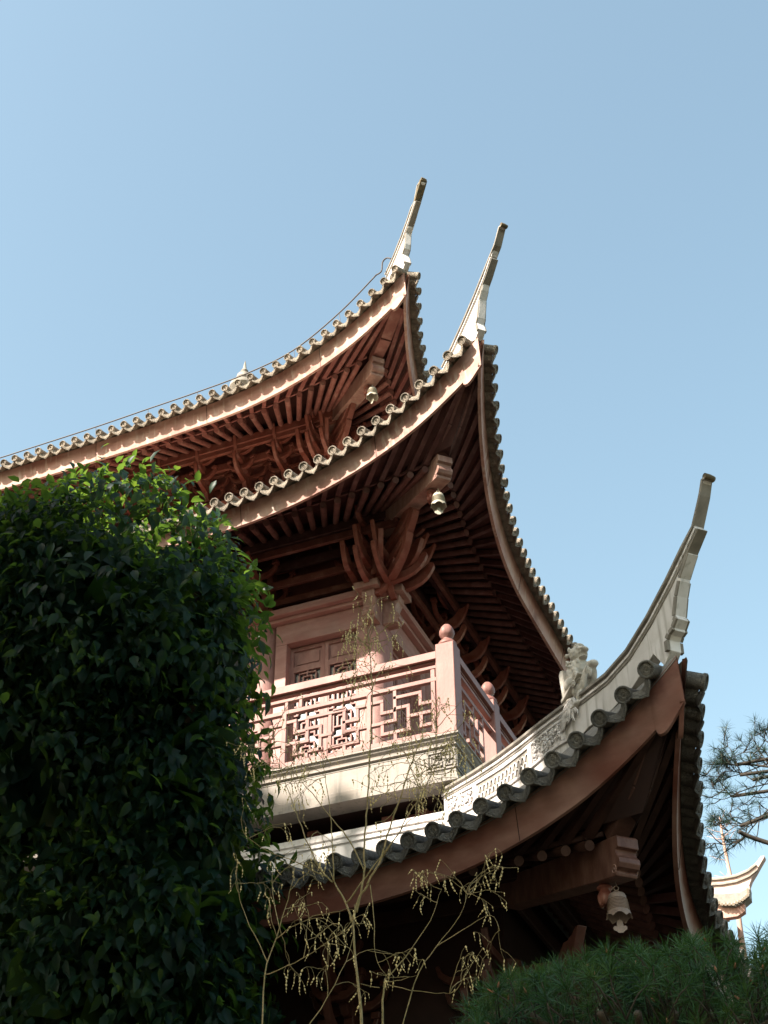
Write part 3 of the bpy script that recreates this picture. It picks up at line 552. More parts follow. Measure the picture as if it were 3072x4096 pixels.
# recess under the slab
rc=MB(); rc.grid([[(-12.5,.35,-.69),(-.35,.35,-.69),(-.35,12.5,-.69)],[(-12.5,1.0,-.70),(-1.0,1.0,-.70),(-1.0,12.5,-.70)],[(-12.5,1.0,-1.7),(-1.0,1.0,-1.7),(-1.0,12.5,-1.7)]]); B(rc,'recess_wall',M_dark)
for side in (0,1):
    Mx=MIR if side else Matrix.Identity(4)
    # relief fret panel at the slab corner
    cf=MB(); y=.045
    cf.box(-.46,-.43,y,y+.03,-.50,-.225); cf.box(-.06,-.03,y,y+.03,-.50,-.225); cf.box(-.43,-.06,y,y+.03,-.25,-.225); cf.box(-.43,-.06,y,y+.03,-.50,-.475)
    for (x0,z0,x1,z1) in [(-.40,-.28,-.26,-.28),(-.26,-.28,-.26,-.34),(-.26,-.34,-.34,-.34),(-.40,-.28,-.40,-.40),(-.40,-.40,-.32,-.40),(-.23,-.28,-.10,-.28),(-.10,-.28,-.10,-.36),(-.10,-.36,-.18,-.36),(-.20,-.32,-.20,-.44),(-.20,-.44,-.10,-.44),(-.10,-.40,-.10,-.44),(-.37,-.44,-.25,-.44),(-.25,-.38,-.25,-.44),(-.30,-.37,-.30,-.44),(-.37,-.31,-.31,-.31),(-.15,-.31,-.15,-.40)]:
        cf.box(min(x0,x1)-.009,max(x0,x1)+.009,y+.003,y+.027,min(z0,z1)-.009,max(z0,z1)+.009)
    o=cf.build('carved_panel',M_stone,balc,bevel=.003); o.matrix_basis=Mx
    for k in range(8):
        jt=MB(); jt.box(-.47-.62*k-.005,-.47-.62*k+.003,.0645,.07,-.51,-.22); o=jt.build('stone_joint',M_plasg,balc); o.matrix_basis=Mx
    # rails
    rl=MB(); x1=-.26; xe=-12
    rl.box(xe,x1,-.0,.16,1.19,1.31); rl.box(xe,x1,.05,.11,1.155,1.187)
    rl.box(xe,x1,.045,.125,1.065,1.115); rl.box(xe,x1,.05,.12,.865,.93); rl.box(xe,x1,.05,.12,.03,.10); rl.box(xe,x1,.04,.13,-.0,.028)
    rl.box(x1-.11,x1-.045,.053,.117,.10,1.065); rl.box(x1-.03,x1,.045,.125,.03,1.155)
    o=rl.build('railing',M_rail,balc,bevel=.006); o.matrix_basis=Mx
    fr=MB(); fw=.052
    def seg(a,b_,i):
        dx=abs(a[0]-b_[0]);dz=abs(a[1]-b_[1]); e=.0015*(i%3)
        if dx>=dz: 
            z=(a[1]+b_[1])/2; fr.box(min(a[0],b_[0])-fw/2,max(a[0],b_[0])+fw/2,.055+e,.11-e,z-fw/2,z+fw/2)
        else:
            x=(a[0]+b_[0])/2; fr.box(x-fw/2,x+fw/2,.058+e,.107-e,min(a[1],b_[1])-fw/2,max(a[1],b_[1])+fw/2)
    for sh_ in range(4 if not side else 1):
        for s_ in D['fret']:
            if sh_ and min(p[0] for p in s_)<-2.62: continue
            if side and min(p[0] for p in s_)<-1.55: continue
            for i in range(len(s_)-1):
                a_=(s_[i][0]-2.58*sh_,s_[i][1]); b_=(s_[i+1][0]-2.58*sh_,s_[i+1][1])
                if side: a_=(a_[0],a_[1]); b_=(b_[0],b_[1])
                seg(a_,b_,i)
    if side:
        for k in (1,2,3):
            fr_0=fr; fr=MB()
            for s_ in D['fret']:
                if min(p[0] for p in s_)<-1.5: continue
                for i in range(len(s_)-1): seg((s_[i][0]-1.72*k,s_[i][1]),(s_[i+1][0]-1.72*k,s_[i+1][1]),i)
            fr.box(-1.3-1.72*k,-1.25-1.72*k,.05,.112,.03,.93)
            o=fr.build('fretwork',M_rail,balc,bevel=.006); o.matrix_basis=Mx; fr=fr_0
        fr.box(-1.3,-1.25,.05,.112,.03,.93)
    if not side:
        for k in range(8):
            x=-1.285-1.29*k; fr.box(x-.033,x+.033,.049,.113,.03,.93)
            if k: fr.box(x-.0,x+.05,.051,.111,.93,1.065); fr.box(x+.22,x+.27,.051,.111,.93,1.065)
    o=fr.build('fretwork',M_rail,balc,bevel=.006); o.matrix_basis=Mx
    # band (plastered wall ridge) where the lower roof meets the wall
    bd=MB(); bp=[(.0,-.98),(.0,-1.04),(.035,-1.05),(.035,-1.085),(.012,-1.095),(.012,-1.13),(.04,-1.14),(.04,-1.17),(.015,-1.18),(.015,-1.8)]
    bd.grid([[(-12.5,.27+.25,-.98),(-.52,.52,-.98)]]+[[(-12.5,.27-o2,z),(-.27+o2,.27-o2,z)] for o2,z in bp])
    o=B(bd,'ridge_band',M_plas); o.matrix_basis=Mx
    # timber supports in the recess
    for x in (-1.25,-2.35,-3.6,-.75):
        sp=MB(); sp.prism([(0,0),(.42,0),(.42,-.06),(.30,-.16),(.22,-.2),(.12,-.34),(0,-.36)],(x,1.0,-.72),(0,-1,0),(0,0,1),.16); o=B(sp,'support_bracket',M_soff,bevel=.008); o.matrix_basis=Mx
# newel posts with bud finials
def newel(x,y,sz=.27,h=1.42,par=balc):
    o=empty('newel_post',(x,y,0),par)
    b=MB(); s=sz/2; b.box(-s,s,-s,s,0,h); bo=b.build('post_shaft',M_rail,o,bevel=.012)
    n=MB()
    def wav(r,hh,t,j):
        if hh>.135: return r*(1+.07*abs(math.sin(2.5*t)))-.004,hh
        return r,hh
    n.lathe([(.001,0),(.125,0),(.132,.02),(.125,.05),(.10,.085),(.065,.105),(.055,.125),(.062,.14),(.092,.17),(.106,.215),(.104,.26),(.085,.31),(.05,.355),(.001,.385)],(0,0,h),30,wav=wav)
    n.build('bud_finial',M_rail,o,smooth=True)
    return o
newel(-.135,.135); newel(-.12,1.80,.25); newel(-.12,3.6,.25); newel(-.12,5.4,.25)
# ---------------------------------------------------------------- bracket sets
def arm_mesh(L,kind,w=.12):
    if kind=='scroll': pr=[(0,-.26),(.14,-.25),(.24,-.17),(.30,-.10),(.46,-.085),(.64,-.055),(.80,.0),(.91,.08),(.99,.18),(1.04,.28),(1.03,.335),(.99,.35),(.95,.335),(.90,.25),(.83,.17),(.74,.115),(.62,.075),(.45,.06),(.2,.06),(0,.08)]
    else: pr=[(0,-.20),(.18,-.19),(.28,-.10),(.5,-.06),(.66,-.06),(.78,-.02),(.87,.06),(.93,.14),(.965,.22),(1.03,.37),(1.0,.385),(.94,.33),(.87,.30),(.82,.31),(.77,.24),(.70,.17),(.58,.11),(.4,.08),(0,.09)]
    a=MB(); a.prism([(x*L,z) for x,z in pr],(0,0,0),(0,-1,0),(0,0,1),w)
    if kind=='scroll':
        for sg in (-1,1):
            a.tube([Vector((sg*(w/2+.001),-.975*L+math.cos(t)*r0*.9,.275+math.sin(t)*r0)) for t,r0 in [(k*.6,.006+.0022*k) for k in range(14)]],.004,4)
    a.v=[(x*(1-.28*min(1,max(0,(-y/L-.3)/.6))),y,z) for x,y,z in a.v]
    return a.mesh('bracket_arm',M_brk)
AM={}; LOWBRK=[False]
def arm(par,loc,rz,L,kind,w=.12):
    k=(round(L,2),kind,w,LOWBRK[0])
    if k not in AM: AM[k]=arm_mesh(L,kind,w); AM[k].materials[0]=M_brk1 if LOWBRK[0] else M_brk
    o=bpy.data.objects.new('bracket_arm',AM[k]); link(o,par); o.location=loc; o.rotation_euler=(0,0,rz)
    b=o.modifiers.new('bevel','BEVEL'); b.width=.012; b.segments=2; b.limit_method='ANGLE'
    return o
def lateral(a,y,z,hl,h=.11,w=.075,x0=0):
    pr=[(-hl,.10),(-hl-.035,.22),(-hl+.005,.235),(-hl+.05,.15),(-hl+.14,.085),(0,.075),(hl-.14,.085),(hl-.05,.15),(hl-.005,.235),(hl+.035,.22),(hl,.10),(hl-.06,.04),(hl-.15,-.01),(-hl+.15,-.01),(-hl+.06,.04)]; _=[(-hl,.10),(-hl-.02,.2),(-hl+.06,.2),(-hl+.10,.13),(0,.12),(hl-.10,.13),(hl-.06,.2),(hl+.02,.2),(hl,.10),(hl-.12,.0),(-hl+.12,.0)]
    a.prism(pr,(x0,y,z),(1,0,0),(0,0,1),w)
def wall_set(x,y,z,Mx,s=1.,arms=((.50,.62,'scroll'),(.95,.72,'beak')),hgt=1.25):
    a=MB(); a.prism([(-.07,.0),(.07,.0),(.12,.10),(.10,.16),(.055,.3),(.055,hgt),(-.055,hgt),(-.055,.3),(-.10,.16),(-.12,.10)],(0,-.02,0),(1,0,0),(0,0,1),.16)
    for bx,by,bz in ((-.30,-.06,.57),(.30,-.06,.57),(-.40,-.06,.90),(.40,-.06,.90),(-.26,-.40,.92),(.26,-.40,.92)): a.box(bx-.05,bx+.05,by-.05,by+.05,bz,bz+.07)
    lateral(a,-.06,.35,.30); lateral(a,-.062,.68,.40); lateral(a,-.40,.70,.26); lateral(a,-.50,1.02,.30); lateral(a,-.06,1.0,.48)
    o=B(a,'bracket_set',M_brk1 if LOWBRK[0] else M_brk,bevel=.01); o.matrix_basis=Mx@Matrix.Translation((x,y,z))@Matrix.Scale(s,4)
    for zz_,L,k in arms: arm(o,(0,-.05,zz_-.14),0,L,k,.092)
    return o
def corner_set(c_,z,s=1.):
    a=MB(); a.lathe([(.17,0),(.19,.06),(.14,.18),(.13,.3),(.13,1.2)],(0,0,0),8)
    for ang in (0,math.pi/2):
        Rm=Matrix.Rotation(ang,4,'Z'); b=MB(); lateral(b,0,.38,.55); lateral(b,.02,.74,.75); lateral(b,.0,1.05,.85); ext(a,b,Rm)
    for (bx,by,bz) in ((-.33,.02,.58),(-.55,.02,.94)): a.box(bx-.05,bx+.05,by-.06,by+.06,bz,bz+.08); a.box(-by-.06,-by+.06,-bx-.05,-bx+.05,bz,bz+.08)
    o=B(a,'corner_bracket_set',M_brk1 if LOWBRK[0] else M_brk,bevel=.01); o.matrix_basis=Matrix.Translation((c_,-c_,z))@Matrix.Scale(s,4)
    for dx in (0.03,.34):
        for zz_,L,k in ((.03,.92,'scroll'),(.37,.97,'beak')):
            arm(o,(dx,-.05,zz_),0,L,k,.10); arm(o,(.05,-dx,zz_+.003),math.pi/2,L,k,.10)
    arm(o,(0,0,-.0),math.pi/4,.78,'scroll',.15); arm(o,(0,0,.05),math.pi/4,1.31,'scroll',.15); arm(o,(0,0,.32),math.pi/4,1.55,'scroll',.15); arm(o,(0,0,.62),math.pi/4,1.6,'beak',.15)
    arm(o,(.05,-.05,.20),math.pi/4-.36,1.0,'beak',.12); arm(o,(.05,-.05,.205),math.pi/4+.36,1.0,'beak',.12)
    arm(o,(-.28,-.05,.30),0,.75,'beak',.12); arm(o,(.05,.28,.30),math.pi/2,.75,'beak',.12)
    return o
I4=Matrix.Identity(4)
for side in (0,1):
    Mx=MIR if side else I4
    for k in range(1,5 if not side else 1): wall_set(-COL-BAY*k,2.0,3.93,Mx,1.0,arms=((.28,.80,'scroll'),(.66,.88,'beak')))
    if side:
        for k in range(7): wall_set(-3.93-1.1*k,2.0,3.93,Mx,1.0,arms=((.28,.80,'scroll'),(.66,.88,'beak')))
    for k in range(1,9): wall_set(-3.80-.86*k,3.92,8.35,Mx,.98,arms=((.74,.68,'scroll'),(1.10,.72,'beak')),hgt=1.35)
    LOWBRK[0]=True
    for k in range(1,4): wall_set(.75-1.9*k,-.75,-4.6,Mx,1.1)
    LOWBRK[0]=False
for side in (0,1):
    bb=MB(); bb.box(-12.5,-1.50,1.575,1.645,4.34,4.47); bb.box(-12.5,-1.16,1.245,1.315,4.74,4.87); bb.box(-12.5,-1.50,1.86,1.93,4.20,4.32)
    o=B(bb,'bracket_beam',M_brk2,bevel=.008); o.matrix_basis=MIR if side else I4
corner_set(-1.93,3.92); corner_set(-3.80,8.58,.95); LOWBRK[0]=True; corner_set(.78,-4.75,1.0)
# lower storey: dark walls and columns
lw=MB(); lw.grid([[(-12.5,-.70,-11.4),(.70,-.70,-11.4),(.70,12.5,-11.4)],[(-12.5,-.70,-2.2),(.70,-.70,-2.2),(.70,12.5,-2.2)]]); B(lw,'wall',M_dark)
lc=MB(); lc.tube([(0,0,0),(0,0,6.7)],.24,24); lcm=lc.mesh('column',M_dark,True,40)
for x,y in ((.78,-.78),(-1.2,-.8),(-3.3,-.8),(-5.4,-.8),(-7.5,-.8),(.8,1.2),(.8,3.3)):
    o=bpy.data.objects.new('column',lcm); link(o,pav); fix(o); o.matrix_basis=Matrix.Translation((x,y,-11.4))
lb=MB(); lb.box(-12.5,.9,-.92,-.66,-5.3,-4.78); lb.box(.66,.92,-.92,12.5,-5.303,-4.777); B(lb,'tie_beam',M_dark)
# back of the pavilion
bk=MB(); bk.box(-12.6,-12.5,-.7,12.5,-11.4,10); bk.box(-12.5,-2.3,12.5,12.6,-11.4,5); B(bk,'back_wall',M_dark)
# main ridge and finial of the upper roof
rg=MB(); rg.box(-12.4,-7.6,7.4,7.7,13.6,14.6); rg.box(-12.4,-7.6,7.35,7.75,14.603,14.72); B(rg,'main_ridge',M_plas)
fn=MB(); fx,fy=-7.86,7.5; fn.lathe([(.30,14.3),(.30,15.1),(.22,15.3),(.36,15.5),(.34,15.62),(.12,15.72),(.2,15.84),(.18,15.96),(.07,16.04),(.10,16.12),(.05,16.2),(.02,16.42),(.001,16.5)],(fx,fy,0),20)
fn.prism([(0,0),(.10,.05),(.2,.02),(.42,-.35),(.62,-.45),(.62,-.6),(0,-.6)],(fx,fy,15.62),(1,0,0),(0,0,1),.2); fn.prism([(0,0),(.10,.05),(.2,.02),(.42,-.35),(.62,-.45),(.62,-.6),(0,-.6)],(fx,fy,15.62),(-1,0,0),(0,0,1),.2)
fo=B(fn,'ridge_finial',M_plasg,smooth=True,ang=35)

# ---------------------------------------------------------------- carved panels on the lowest hip ridge
r1=roofs['lower_roof']; tp=D['L1top']
def ztop_(d):
    for i in range(len(tp)-1):
        if tp[i][0]<=d<=tp[i+1][0]: 
            k=(d-tp[i][0])/(tp[i+1][0]-tp[i][0]); return tp[i][1]+(tp[i+1][1]-tp[i][1])*k
    return tp[0][1] if d<tp[0][0] else tp[-1][1]
def face(d,dz,off=.0): return Vector((d,-d,ztop_(d)+dz))-sd*(.065+off)
def strip(mb,d0,d1,za,zb,off,th=.02,n=12):
    rows=[]
    for i in range(n+1):
        d=d0+(d1-d0)*i/n; rows.append([face(d,za,off),face(d,zb,off),face(d,zb,off-th),face(d,za,off-th)])
    mb.grid(rows,True); m0=len(mb.v)-4; mb.f.append((m0,m0+1,m0+2,m0+3)); mb.f.append(tuple(len(mb.v)-4*(n+1)+k for k in (3,2,1,0)))
fm_=MB()
strip(fm_,-.2,2.1,-.165,-.19,.02,.03); strip(fm_,-.2,2.1,-.44,-.475,.022,.035)
for d in (-.17,.42,1.46,2.02): strip(fm_,d-.03,d+.03,-.192,-.438,.024,.035,2)
fm_.build('panel_frame',M_plas,r1,bevel=.003)
ow=MB()
nsc=11
for row,(zc,ofs) in enumerate(((-.215,0),(-.315,.5),(-.315,0),(-.415,.5))):
    pass
for j in range(13):
    d=.50+.072*j
    for zb,sh_ in ((-.43,0),(-.335,.036)):
        dd_=d+sh_
        if dd_>1.40: continue
        pts=[face(dd_+.034*math.cos(t)*(1 if t<0 else 1),zb+.0+.088*math.sin(t) if True else 0,.012) for t in [math.pi*k/8 for k in range(9)]]
        ow.tube(pts,.009,5)
ow.build('openwork_scales',M_plas,r1,smooth=True)
bkp=MB(); strip(bkp,.46,1.42,-.195,-.435,.003,.004,10); bkp.build('panel_back',M_plasg,r1)
def floral(d0,d1,n,seed):
    rs=random.Random(seed); a=MB()
    for _ in range(n):
        d=rs.uniform(d0,d1); z=rs.uniform(-.41,-.22); an=rs.uniform(0,6.28); L_=rs.uniform(.02,.045)
        pts=[face(d+L_*math.cos(an+.9*k)*.7*k/3,z+L_*math.sin(an+.9*k)*k/3,.012+.006*math.sin(k)) for k in range(5)]
        a.tube(pts,[.006,.012,.013,.009,.004],5)
    return a
floral(-.12,.37,70,1).build('carved_flowers',M_plas,r1,smooth=True); floral(1.52,1.98,80,2).build('carved_flowers',M_plas,r1,smooth=True)

# ---------------------------------------------------------------- bells
def bell(d,ztop,s,mt,label,rot=0,flat=1):
    o=empty('wind_bell',(d,-d,ztop)); o.rotation_euler=(0,0,rot); o.scale=(s,s,s)
    tag(o,label,'bell','bronze wind bells under the roof corners')
    b=MB()
    def wav(r,h,t,j):
        k=abs(math.sin(3*t)); 
        if h<-.30: return r*(1+.04*(1-k)),h+.035*k
        return r,h
    pr=[(.001,-.105),(.045,-.105),(.075,-.115),(.086,-.14),(.089,-.165)]
    for z in (-.175,-.19,-.205,-.22,-.235,-.25,-.265,-.28): pr+= [(.090-.12*(z+.17),z+.004),(.096-.12*(z+.17),z),(.090-.12*(z+.17),z-.004)]
    pr+=[(.106,-.30),(.112,-.33),(.120,-.365),(.112,-.365),(.098,-.30),(.08,-.2),(.06,-.13),(.001,-.12)]
    b.lathe(pr,(0,0,0),36,wav=wav)
    b.build('bell_body',mt,o,smooth=True,ang=50)
    h=MB(); h.tube([(0,0,.02),(0,0,-.005),(.008,0,-.02),(.0,0,-.035)],.005,6)
    h.tube([(.022*math.cos(t),0,-.052+.022*math.sin(t)) for t in [k*math.pi/7 for k in range(15)]],.005,6)
    h.tube([(-.03,0,-.108),(-.022,0,-.088),(0,0,-.075),(.022,0,-.088),(.03,0,-.108)],.010,6); h.build('hook',mt,o,smooth=True)
    c=MB(); c.tube([(0,0,-.13),(0,0,-.37)],.003,5)
    pl_=[(-.018,-.37),(.018,-.37),(.03,-.40),(.032,-.43),(.05,-.425),(.066,-.44),(.062,-.465),(.04,-.475),(.02,-.495),(-.02,-.495),(-.04,-.475),(-.062,-.465),(-.066,-.44),(-.05,-.425),(-.032,-.43),(-.03,-.40)]
    c.prism(pl_,(0,0,0),(flat,math.sqrt(max(0,1-flat*flat)),0),(0,0,1),.004); c.build('clapper',mt,o)
    return o
bell(2.45,-3.60,1.04,M_bell,'grey bronze bell with cloud shaped clapper hanging below the lowest roof corner beam',.3)
bell(-.21,4.33,.98,M_bell2,'pale bronze bell hanging below the corner beam of the middle roof',.35)
bell(-2.07,8.80,.92,M_bell2,'small pale bronze bell hanging below the corner beam of the top roof',1.2,.4)

# ---------------------------------------------------------------- guardian lion and ridge beast
fw_=Vector((1,-1,0)).normalized()
def blob_object(name,items,origin,mt,parent,vox=.011,sc=1.0,rot=None,smooth=6):
    bm=bmesh.new()
    for it in items:
        (f,s,z),(a,b_,c_)=it[0],it[1]; tilt=it[2] if len(it)>2 else 0
        M=Matrix.Translation((f,s,z))@Matrix.Rotation(tilt,4,'Y')@Matrix.Diagonal((a,b_,c_,1)); bmesh.ops.create_icosphere(bm,subdivisions=2,radius=1,matrix=M)
    me=bpy.data.meshes.new(name); bm.to_mesh(me); bm.free(); me.materials.append(mt)
    o=bpy.data.objects.new(name,me); link(o,parent)
    fr=Matrix((fw_,Vector((0,0,1)).cross(fw_),Vector((0,0,1)))).transposed().to_4x4(); fr.translation=Vector(origin)
    o.matrix_basis=fr@Matrix.Scale(sc,4)
    rm=o.modifiers.new('remesh','REMESH'); rm.mode='VOXEL'; rm.voxel_size=vox; rm.use_smooth_shade=True
    return o
def curls(cx,cz,r,n,rs,y0=.0,a0=0,a1=6.28,sz=.022):
    out=[]
    for _ in range(n):
        t=rs.uniform(a0,a1); y=rs.uniform(-.09,.09); rr=r*math.sqrt(max(.1,1-(y/.12)**2)); out.append(((cx+rr*math.cos(t),y,cz+rr*math.sin(t)),(sz,sz,sz)))
    return out
rs=random.Random(3)
li=[((-.06,0,.07),(.12,.10,.09)),((-.02,0,.17),(.10,.095,.15),-.25),((.05,0,.22),(.085,.09,.10)),((.07,0,.36),(.095,.095,.09)),((.13,0,.385),(.05,.07,.035)),
 ((.17,0,.365),(.055,.058,.024)),((.15,0,.285),(.055,.046,.013)),((.20,0,.36),(.018,.025,.018)),((.155,.035,.345),(.03,.012,.025)),((.155,-.035,.345),(.03,.012,.025)),
 ((.14,.045,.405),(.022,.018,.014)),((.14,-.045,.405),(.022,.018,.014)),((.05,.09,.41),(.025,.012,.03)),((.05,-.09,.41),(.025,.012,.03)),((.10,0,.44),(.05,.06,.03)),
 ((.02,0,.02),(.16,.11,.03)),((-.13,0,.15),(.03,.03,.09),.3)]
for sg in (-1,1):
    li+=[((.08,sg*.06,.16),(.028,.028,.08),-.2),((.105,sg*.06,.07),(.024,.026,.07)),((.13,sg*.06,.025),(.04,.03,.022)),((-.03,sg*.09,.06),(.08,.035,.06)),((.05,sg*.09,.025),(.045,.028,.02))]
    for k in range(3): li.append(((.165,sg*.06+(k-1)*.018,.018),(.012,.008,.010)))
li+=curls(.045,.34,.095,34,rs,a0=1.5,a1=5.2)+curls(.03,.30,.09,18,rs,a0=2,a1=4.8,sz=.018)
for k in range(8): li.append(((.12-.0*k,(k-3.5)*.016,.255-.006*(k%2)),(.012,.008,.03)))
lion=empty('guardian_lion_statue',(2.22,-2.22,-1.17)); tag(lion,'carved pale stone lion sitting on a slanted plinth on the lowest roof ridge, looking right','statue')
lb_=blob_object('lion_body',li,(0,0,0),M_lion,lion,.0068,1.14)
pb=MB(); 
pb.prism([(-.20,-.03),(.23,.10),(.23,.075),(-.20,-.075)],(0,0,-.02),tuple(fw_),(0,0,1),.24); pb.prism([(-.19,-.05),(-.23,.30),(-.19,.34),(-.13,.32),(-.14,0)],(0,0,-.01),tuple(fw_),(0,0,1),.20)
pb.build('plinth',M_lion,lion,bevel=.006)
# beast gripping the ridge below the lion (part of the roof)
bi=[((.05,0,-.13),(.15,.10,.10),.4),((-.12,0,-.20),(.09,.10,.07),.3),((-.24,0,-.26),(.06,.09,.06)),((-.30,0,-.22),(.045,.08,.04)),((.16,0,-.06),(.06,.09,.09),.6),((.30,0,.0),(.10,.06,.045),-.7),((.24,.06,-.1),(.05,.03,.15),.55),((.24,-.06,-.1),(.05,.03,.15),.55),
 ((.33,0,.04),(.07,.07,.05)),((.38,0,.035),(.05,.06,.04)),((.15,-.09,-.27),(.03,.03,.07),.6),((.10,-.09,-.34),(.06,.04,.03)),((.04,-.09,-.36),(.07,.04,.02))]
for k in range(4): bi.append(((.33+.03*k,-.075,-.02-.035*k),(.014,.014,.05),.5))
for k in range(3): bi.append(((.02+.05*k,-.06,-.02+.02*k),(.012,.012,.045),-.4+.4*k))
bo=blob_object('ridge_beast',bi,(2.22,-2.22,-1.08),M_lion,r1,.010,1.0)
ey=MB(); ec=Vector((2.22,-2.22,-1.08))+fw_*.10-sd*.115+Vector((0,0,-.10)); 
ey.tube([ec+fw_*.035*math.cos(t)+Vector((0,0,.035*math.sin(t))) for t in [k*math.pi/8 for k in range(17)]],.010,6); ey.lathe([(.001,.02),(.018,.012),(.022,0)],ec,12,ax=Matrix((fw_,Vector((0,0,1)),-sd)).transposed()); ey.build('beast_eye',M_lion,r1,smooth=True)
mn=MB()
for k in range(13):
    a0=-2.95+.13*k; pts=[]
    st_=Vector((2.22,-2.22,-1.08))+fw_*(-.02+.006*k)-sd*.10+Vector((0,0,-.24))
    L_=.26+.05*math.sin(k*2.1)
    for j in range(8):
        s_=j/7*L_; w=.018*math.sin(j*1.5+k)
        pts.append(st_+fw_*(s_*math.cos(a0)-w*math.sin(a0))+Vector((0,0,s_*math.sin(a0)+w*math.cos(a0)))-sd*.004*(k%3))
    mn.tube(pts,[.012,.014,.015,.015,.014,.012,.009,.004],6)
for k in range(7):
    st_=Vector((2.22,-2.22,-1.08))+fw_*(-.10)-sd*.10+Vector((0,0,-.30-.012*k)); pts=[st_+fw_*(-.035*j)+Vector((0,0,.016*math.sin(j*1.3+k)-.010*j-.012*k))for j in range(7)]; mn.tube(pts,[.012,.014,.014,.013,.012,.009,.004],6)
mn.build('beast_mane',M_plas,r1,smooth=True)

# ---------------------------------------------------------------- cable along the top eave
cb0=MB()
def cr(pts,n=6):
    P=[Vector(p) for p in pts]; out=[]
    for i in range(len(P)-1):
        a,b,c_,d=P[max(i-1,0)],P[i],P[i+1],P[min(i+2,len(P)-1)]
        for k in range(n):
            t=k/n; out.append(.5*((2*b)+(c_-a)*t+(2*a-5*b+4*c_-d)*t*t+(3*b-a-3*c_+d)*t**3))
    out.append(P[-1]); return out
cp_=[Vector(p) for p in D['cable']]
cb0.tube(cr(cp_[:10]),.014,6); cb0.tube(cr([cp_[9]]+cp_[11:]),[.014]*(6*(len(cp_)-11)+1),6)
cab=cb0.build('lightning_cable',M_cable,None,smooth=True); tag(cab,'thin dark cable running above the tiles of the top roof eave','cable')
for p in cp_[2:9]:
    pn_=MB(); pn_.tube([p,p+Vector((.02,.02,-.24))],.006,5); pn_.build('cable_holder',M_cable,cab)

# ---------------------------------------------------------------- ground and sky-side things
g=MB(); g.grid([[(-900,-900,GZ),(900,-900,GZ)],[(-900,900,GZ),(900,900,GZ)]]); go=g.build('ground',M_ground); go['kind']='structure'

def np_mesh(name,V,Fq,mt,parent=None,smooth=False,mats=None,mi=None):
    me=bpy.data.meshes.new(name); nv=len(V);nf=len(Fq); k=Fq.shape[1]
    me.vertices.add(nv); me.vertices.foreach_set('co',V.astype(np.float32).ravel()); me.loops.add(nf*k); me.loops.foreach_set('vertex_index',Fq.astype(np.int32).ravel())
    me.polygons.add(nf); me.polygons.foreach_set('loop_start',np.arange(0,nf*k,k,dtype=np.int32)); me.polygons.foreach_set('loop_total',np.full(nf,k,dtype=np.int32))
    me.materials.append(mt); me.update(calc_edges=True)
    if smooth: me.polygons.foreach_set('use_smooth',np.ones(nf,dtype=bool))
    o=bpy.data.objects.new(name,me); link(o,parent); return o
def norm(a): return a/np.maximum(np.linalg.norm(a,axis=-1,keepdims=True),1e-9)
def leaf_cloud(pos,dirs,nrm,size,width=.42,curl=.25):
    # template leaf along +y, 4 rows x 3 cols
    rows=[(0,.04,0),(.3,1,.05),(.65,.85,.0),(1,.03,-.22)]
    T=[];
    for y,w,h in rows:
        for sx in (-1,0,1): T.append((sx*w*width*.5,y,h*curl/.25-(.0 if sx else .07*w)))
    T=np.array(T); n=len(pos)
    y=norm(dirs); x=norm(np.cross(y,nrm)); z=np.cross(x,y)
    sz=size[:,None,None]
    V=pos[:,None,:]+sz*(T[None,:,0:1]*x[:,None]+T[None,:,1:2]*y[:,None]+T[None,:,2:3]*z[:,None])
    f=[]
    for i in range(3):
        for j in range(2): a=i*3+j; f.append((a,a+1,a+4,a+3))
    f=np.array(f); Fq=(f[None]+(np.arange(n)*12)[:,None,None]).reshape(-1,4)
    return V.reshape(-1,3),Fq
def crown(ells,ncl,per,size,spread,name,mt,parent,droop=.7,inner=3000,sup=2.4,wid=.42,seed=1):
    g_=np.random.default_rng(seed)
    C_=np.array([e[0] for e in ells]);Rr=np.array([e[1] for e in ells])
    area=np.array([a*b+b*c_+a*c_ for a,b,c_ in Rr]); pick=g_.choice(len(ells),ncl*3,p=area/area.sum())
    dv=norm(g_.normal(size=(ncl*3,3))); sn=(np.abs(dv)**sup).sum(1)**(1/sup)
    rad=(g_.uniform(.0,1,ncl*3)**.45*.30+.72); P=C_[pick]+Rr[pick]*dv/sn[:,None]*rad[:,None]
    inside=np.zeros(len(P))
    for c_,r0 in zip(C_,Rr):
        q=np.abs((P-c_)/r0); inside+=((q**sup).sum(1)**(1/sup)<.72)
    P=P[inside==0][:ncl]; dv=dv[inside==0][:ncl]; ncl=len(P)
    n=ncl*per; cp=np.repeat(P,per,0); od=np.repeat(dv,per,0)
    off=g_.normal(size=(n,3))*spread; pos=cp+off
    d=norm(od*.55+g_.normal(size=(n,3))*.55+np.array([0,0,-droop])); nr=norm(od*.8+g_.normal(size=(n,3))*.35+np.array([0,0,.6]))
    sz=size*g_.uniform(.6,1.25,n)
    V,Fq=leaf_cloud(pos,d,nr,sz,wid)
    if inner:  # oversized inner leaves added to block light through the crown
        pk=g_.choice(len(ells),inner,p=area/area.sum()); dv2=norm(g_.normal(size=(inner,3))); P2=C_[pk]+Rr[pk]*dv2*g_.uniform(.22,.5,inner)[:,None]
        V2,F2=leaf_cloud(P2,norm(g_.normal(size=(inner,3))+[0,0,-.5]),norm(dv2+g_.normal(size=(inner,3))*.3),np.full(inner,size*3.2),.9)
        F2=F2+len(V); V=np.vstack([V,V2]); Fq=np.vstack([Fq,F2])
    return np_mesh(name,V,Fq,mt,parent,smooth=False)
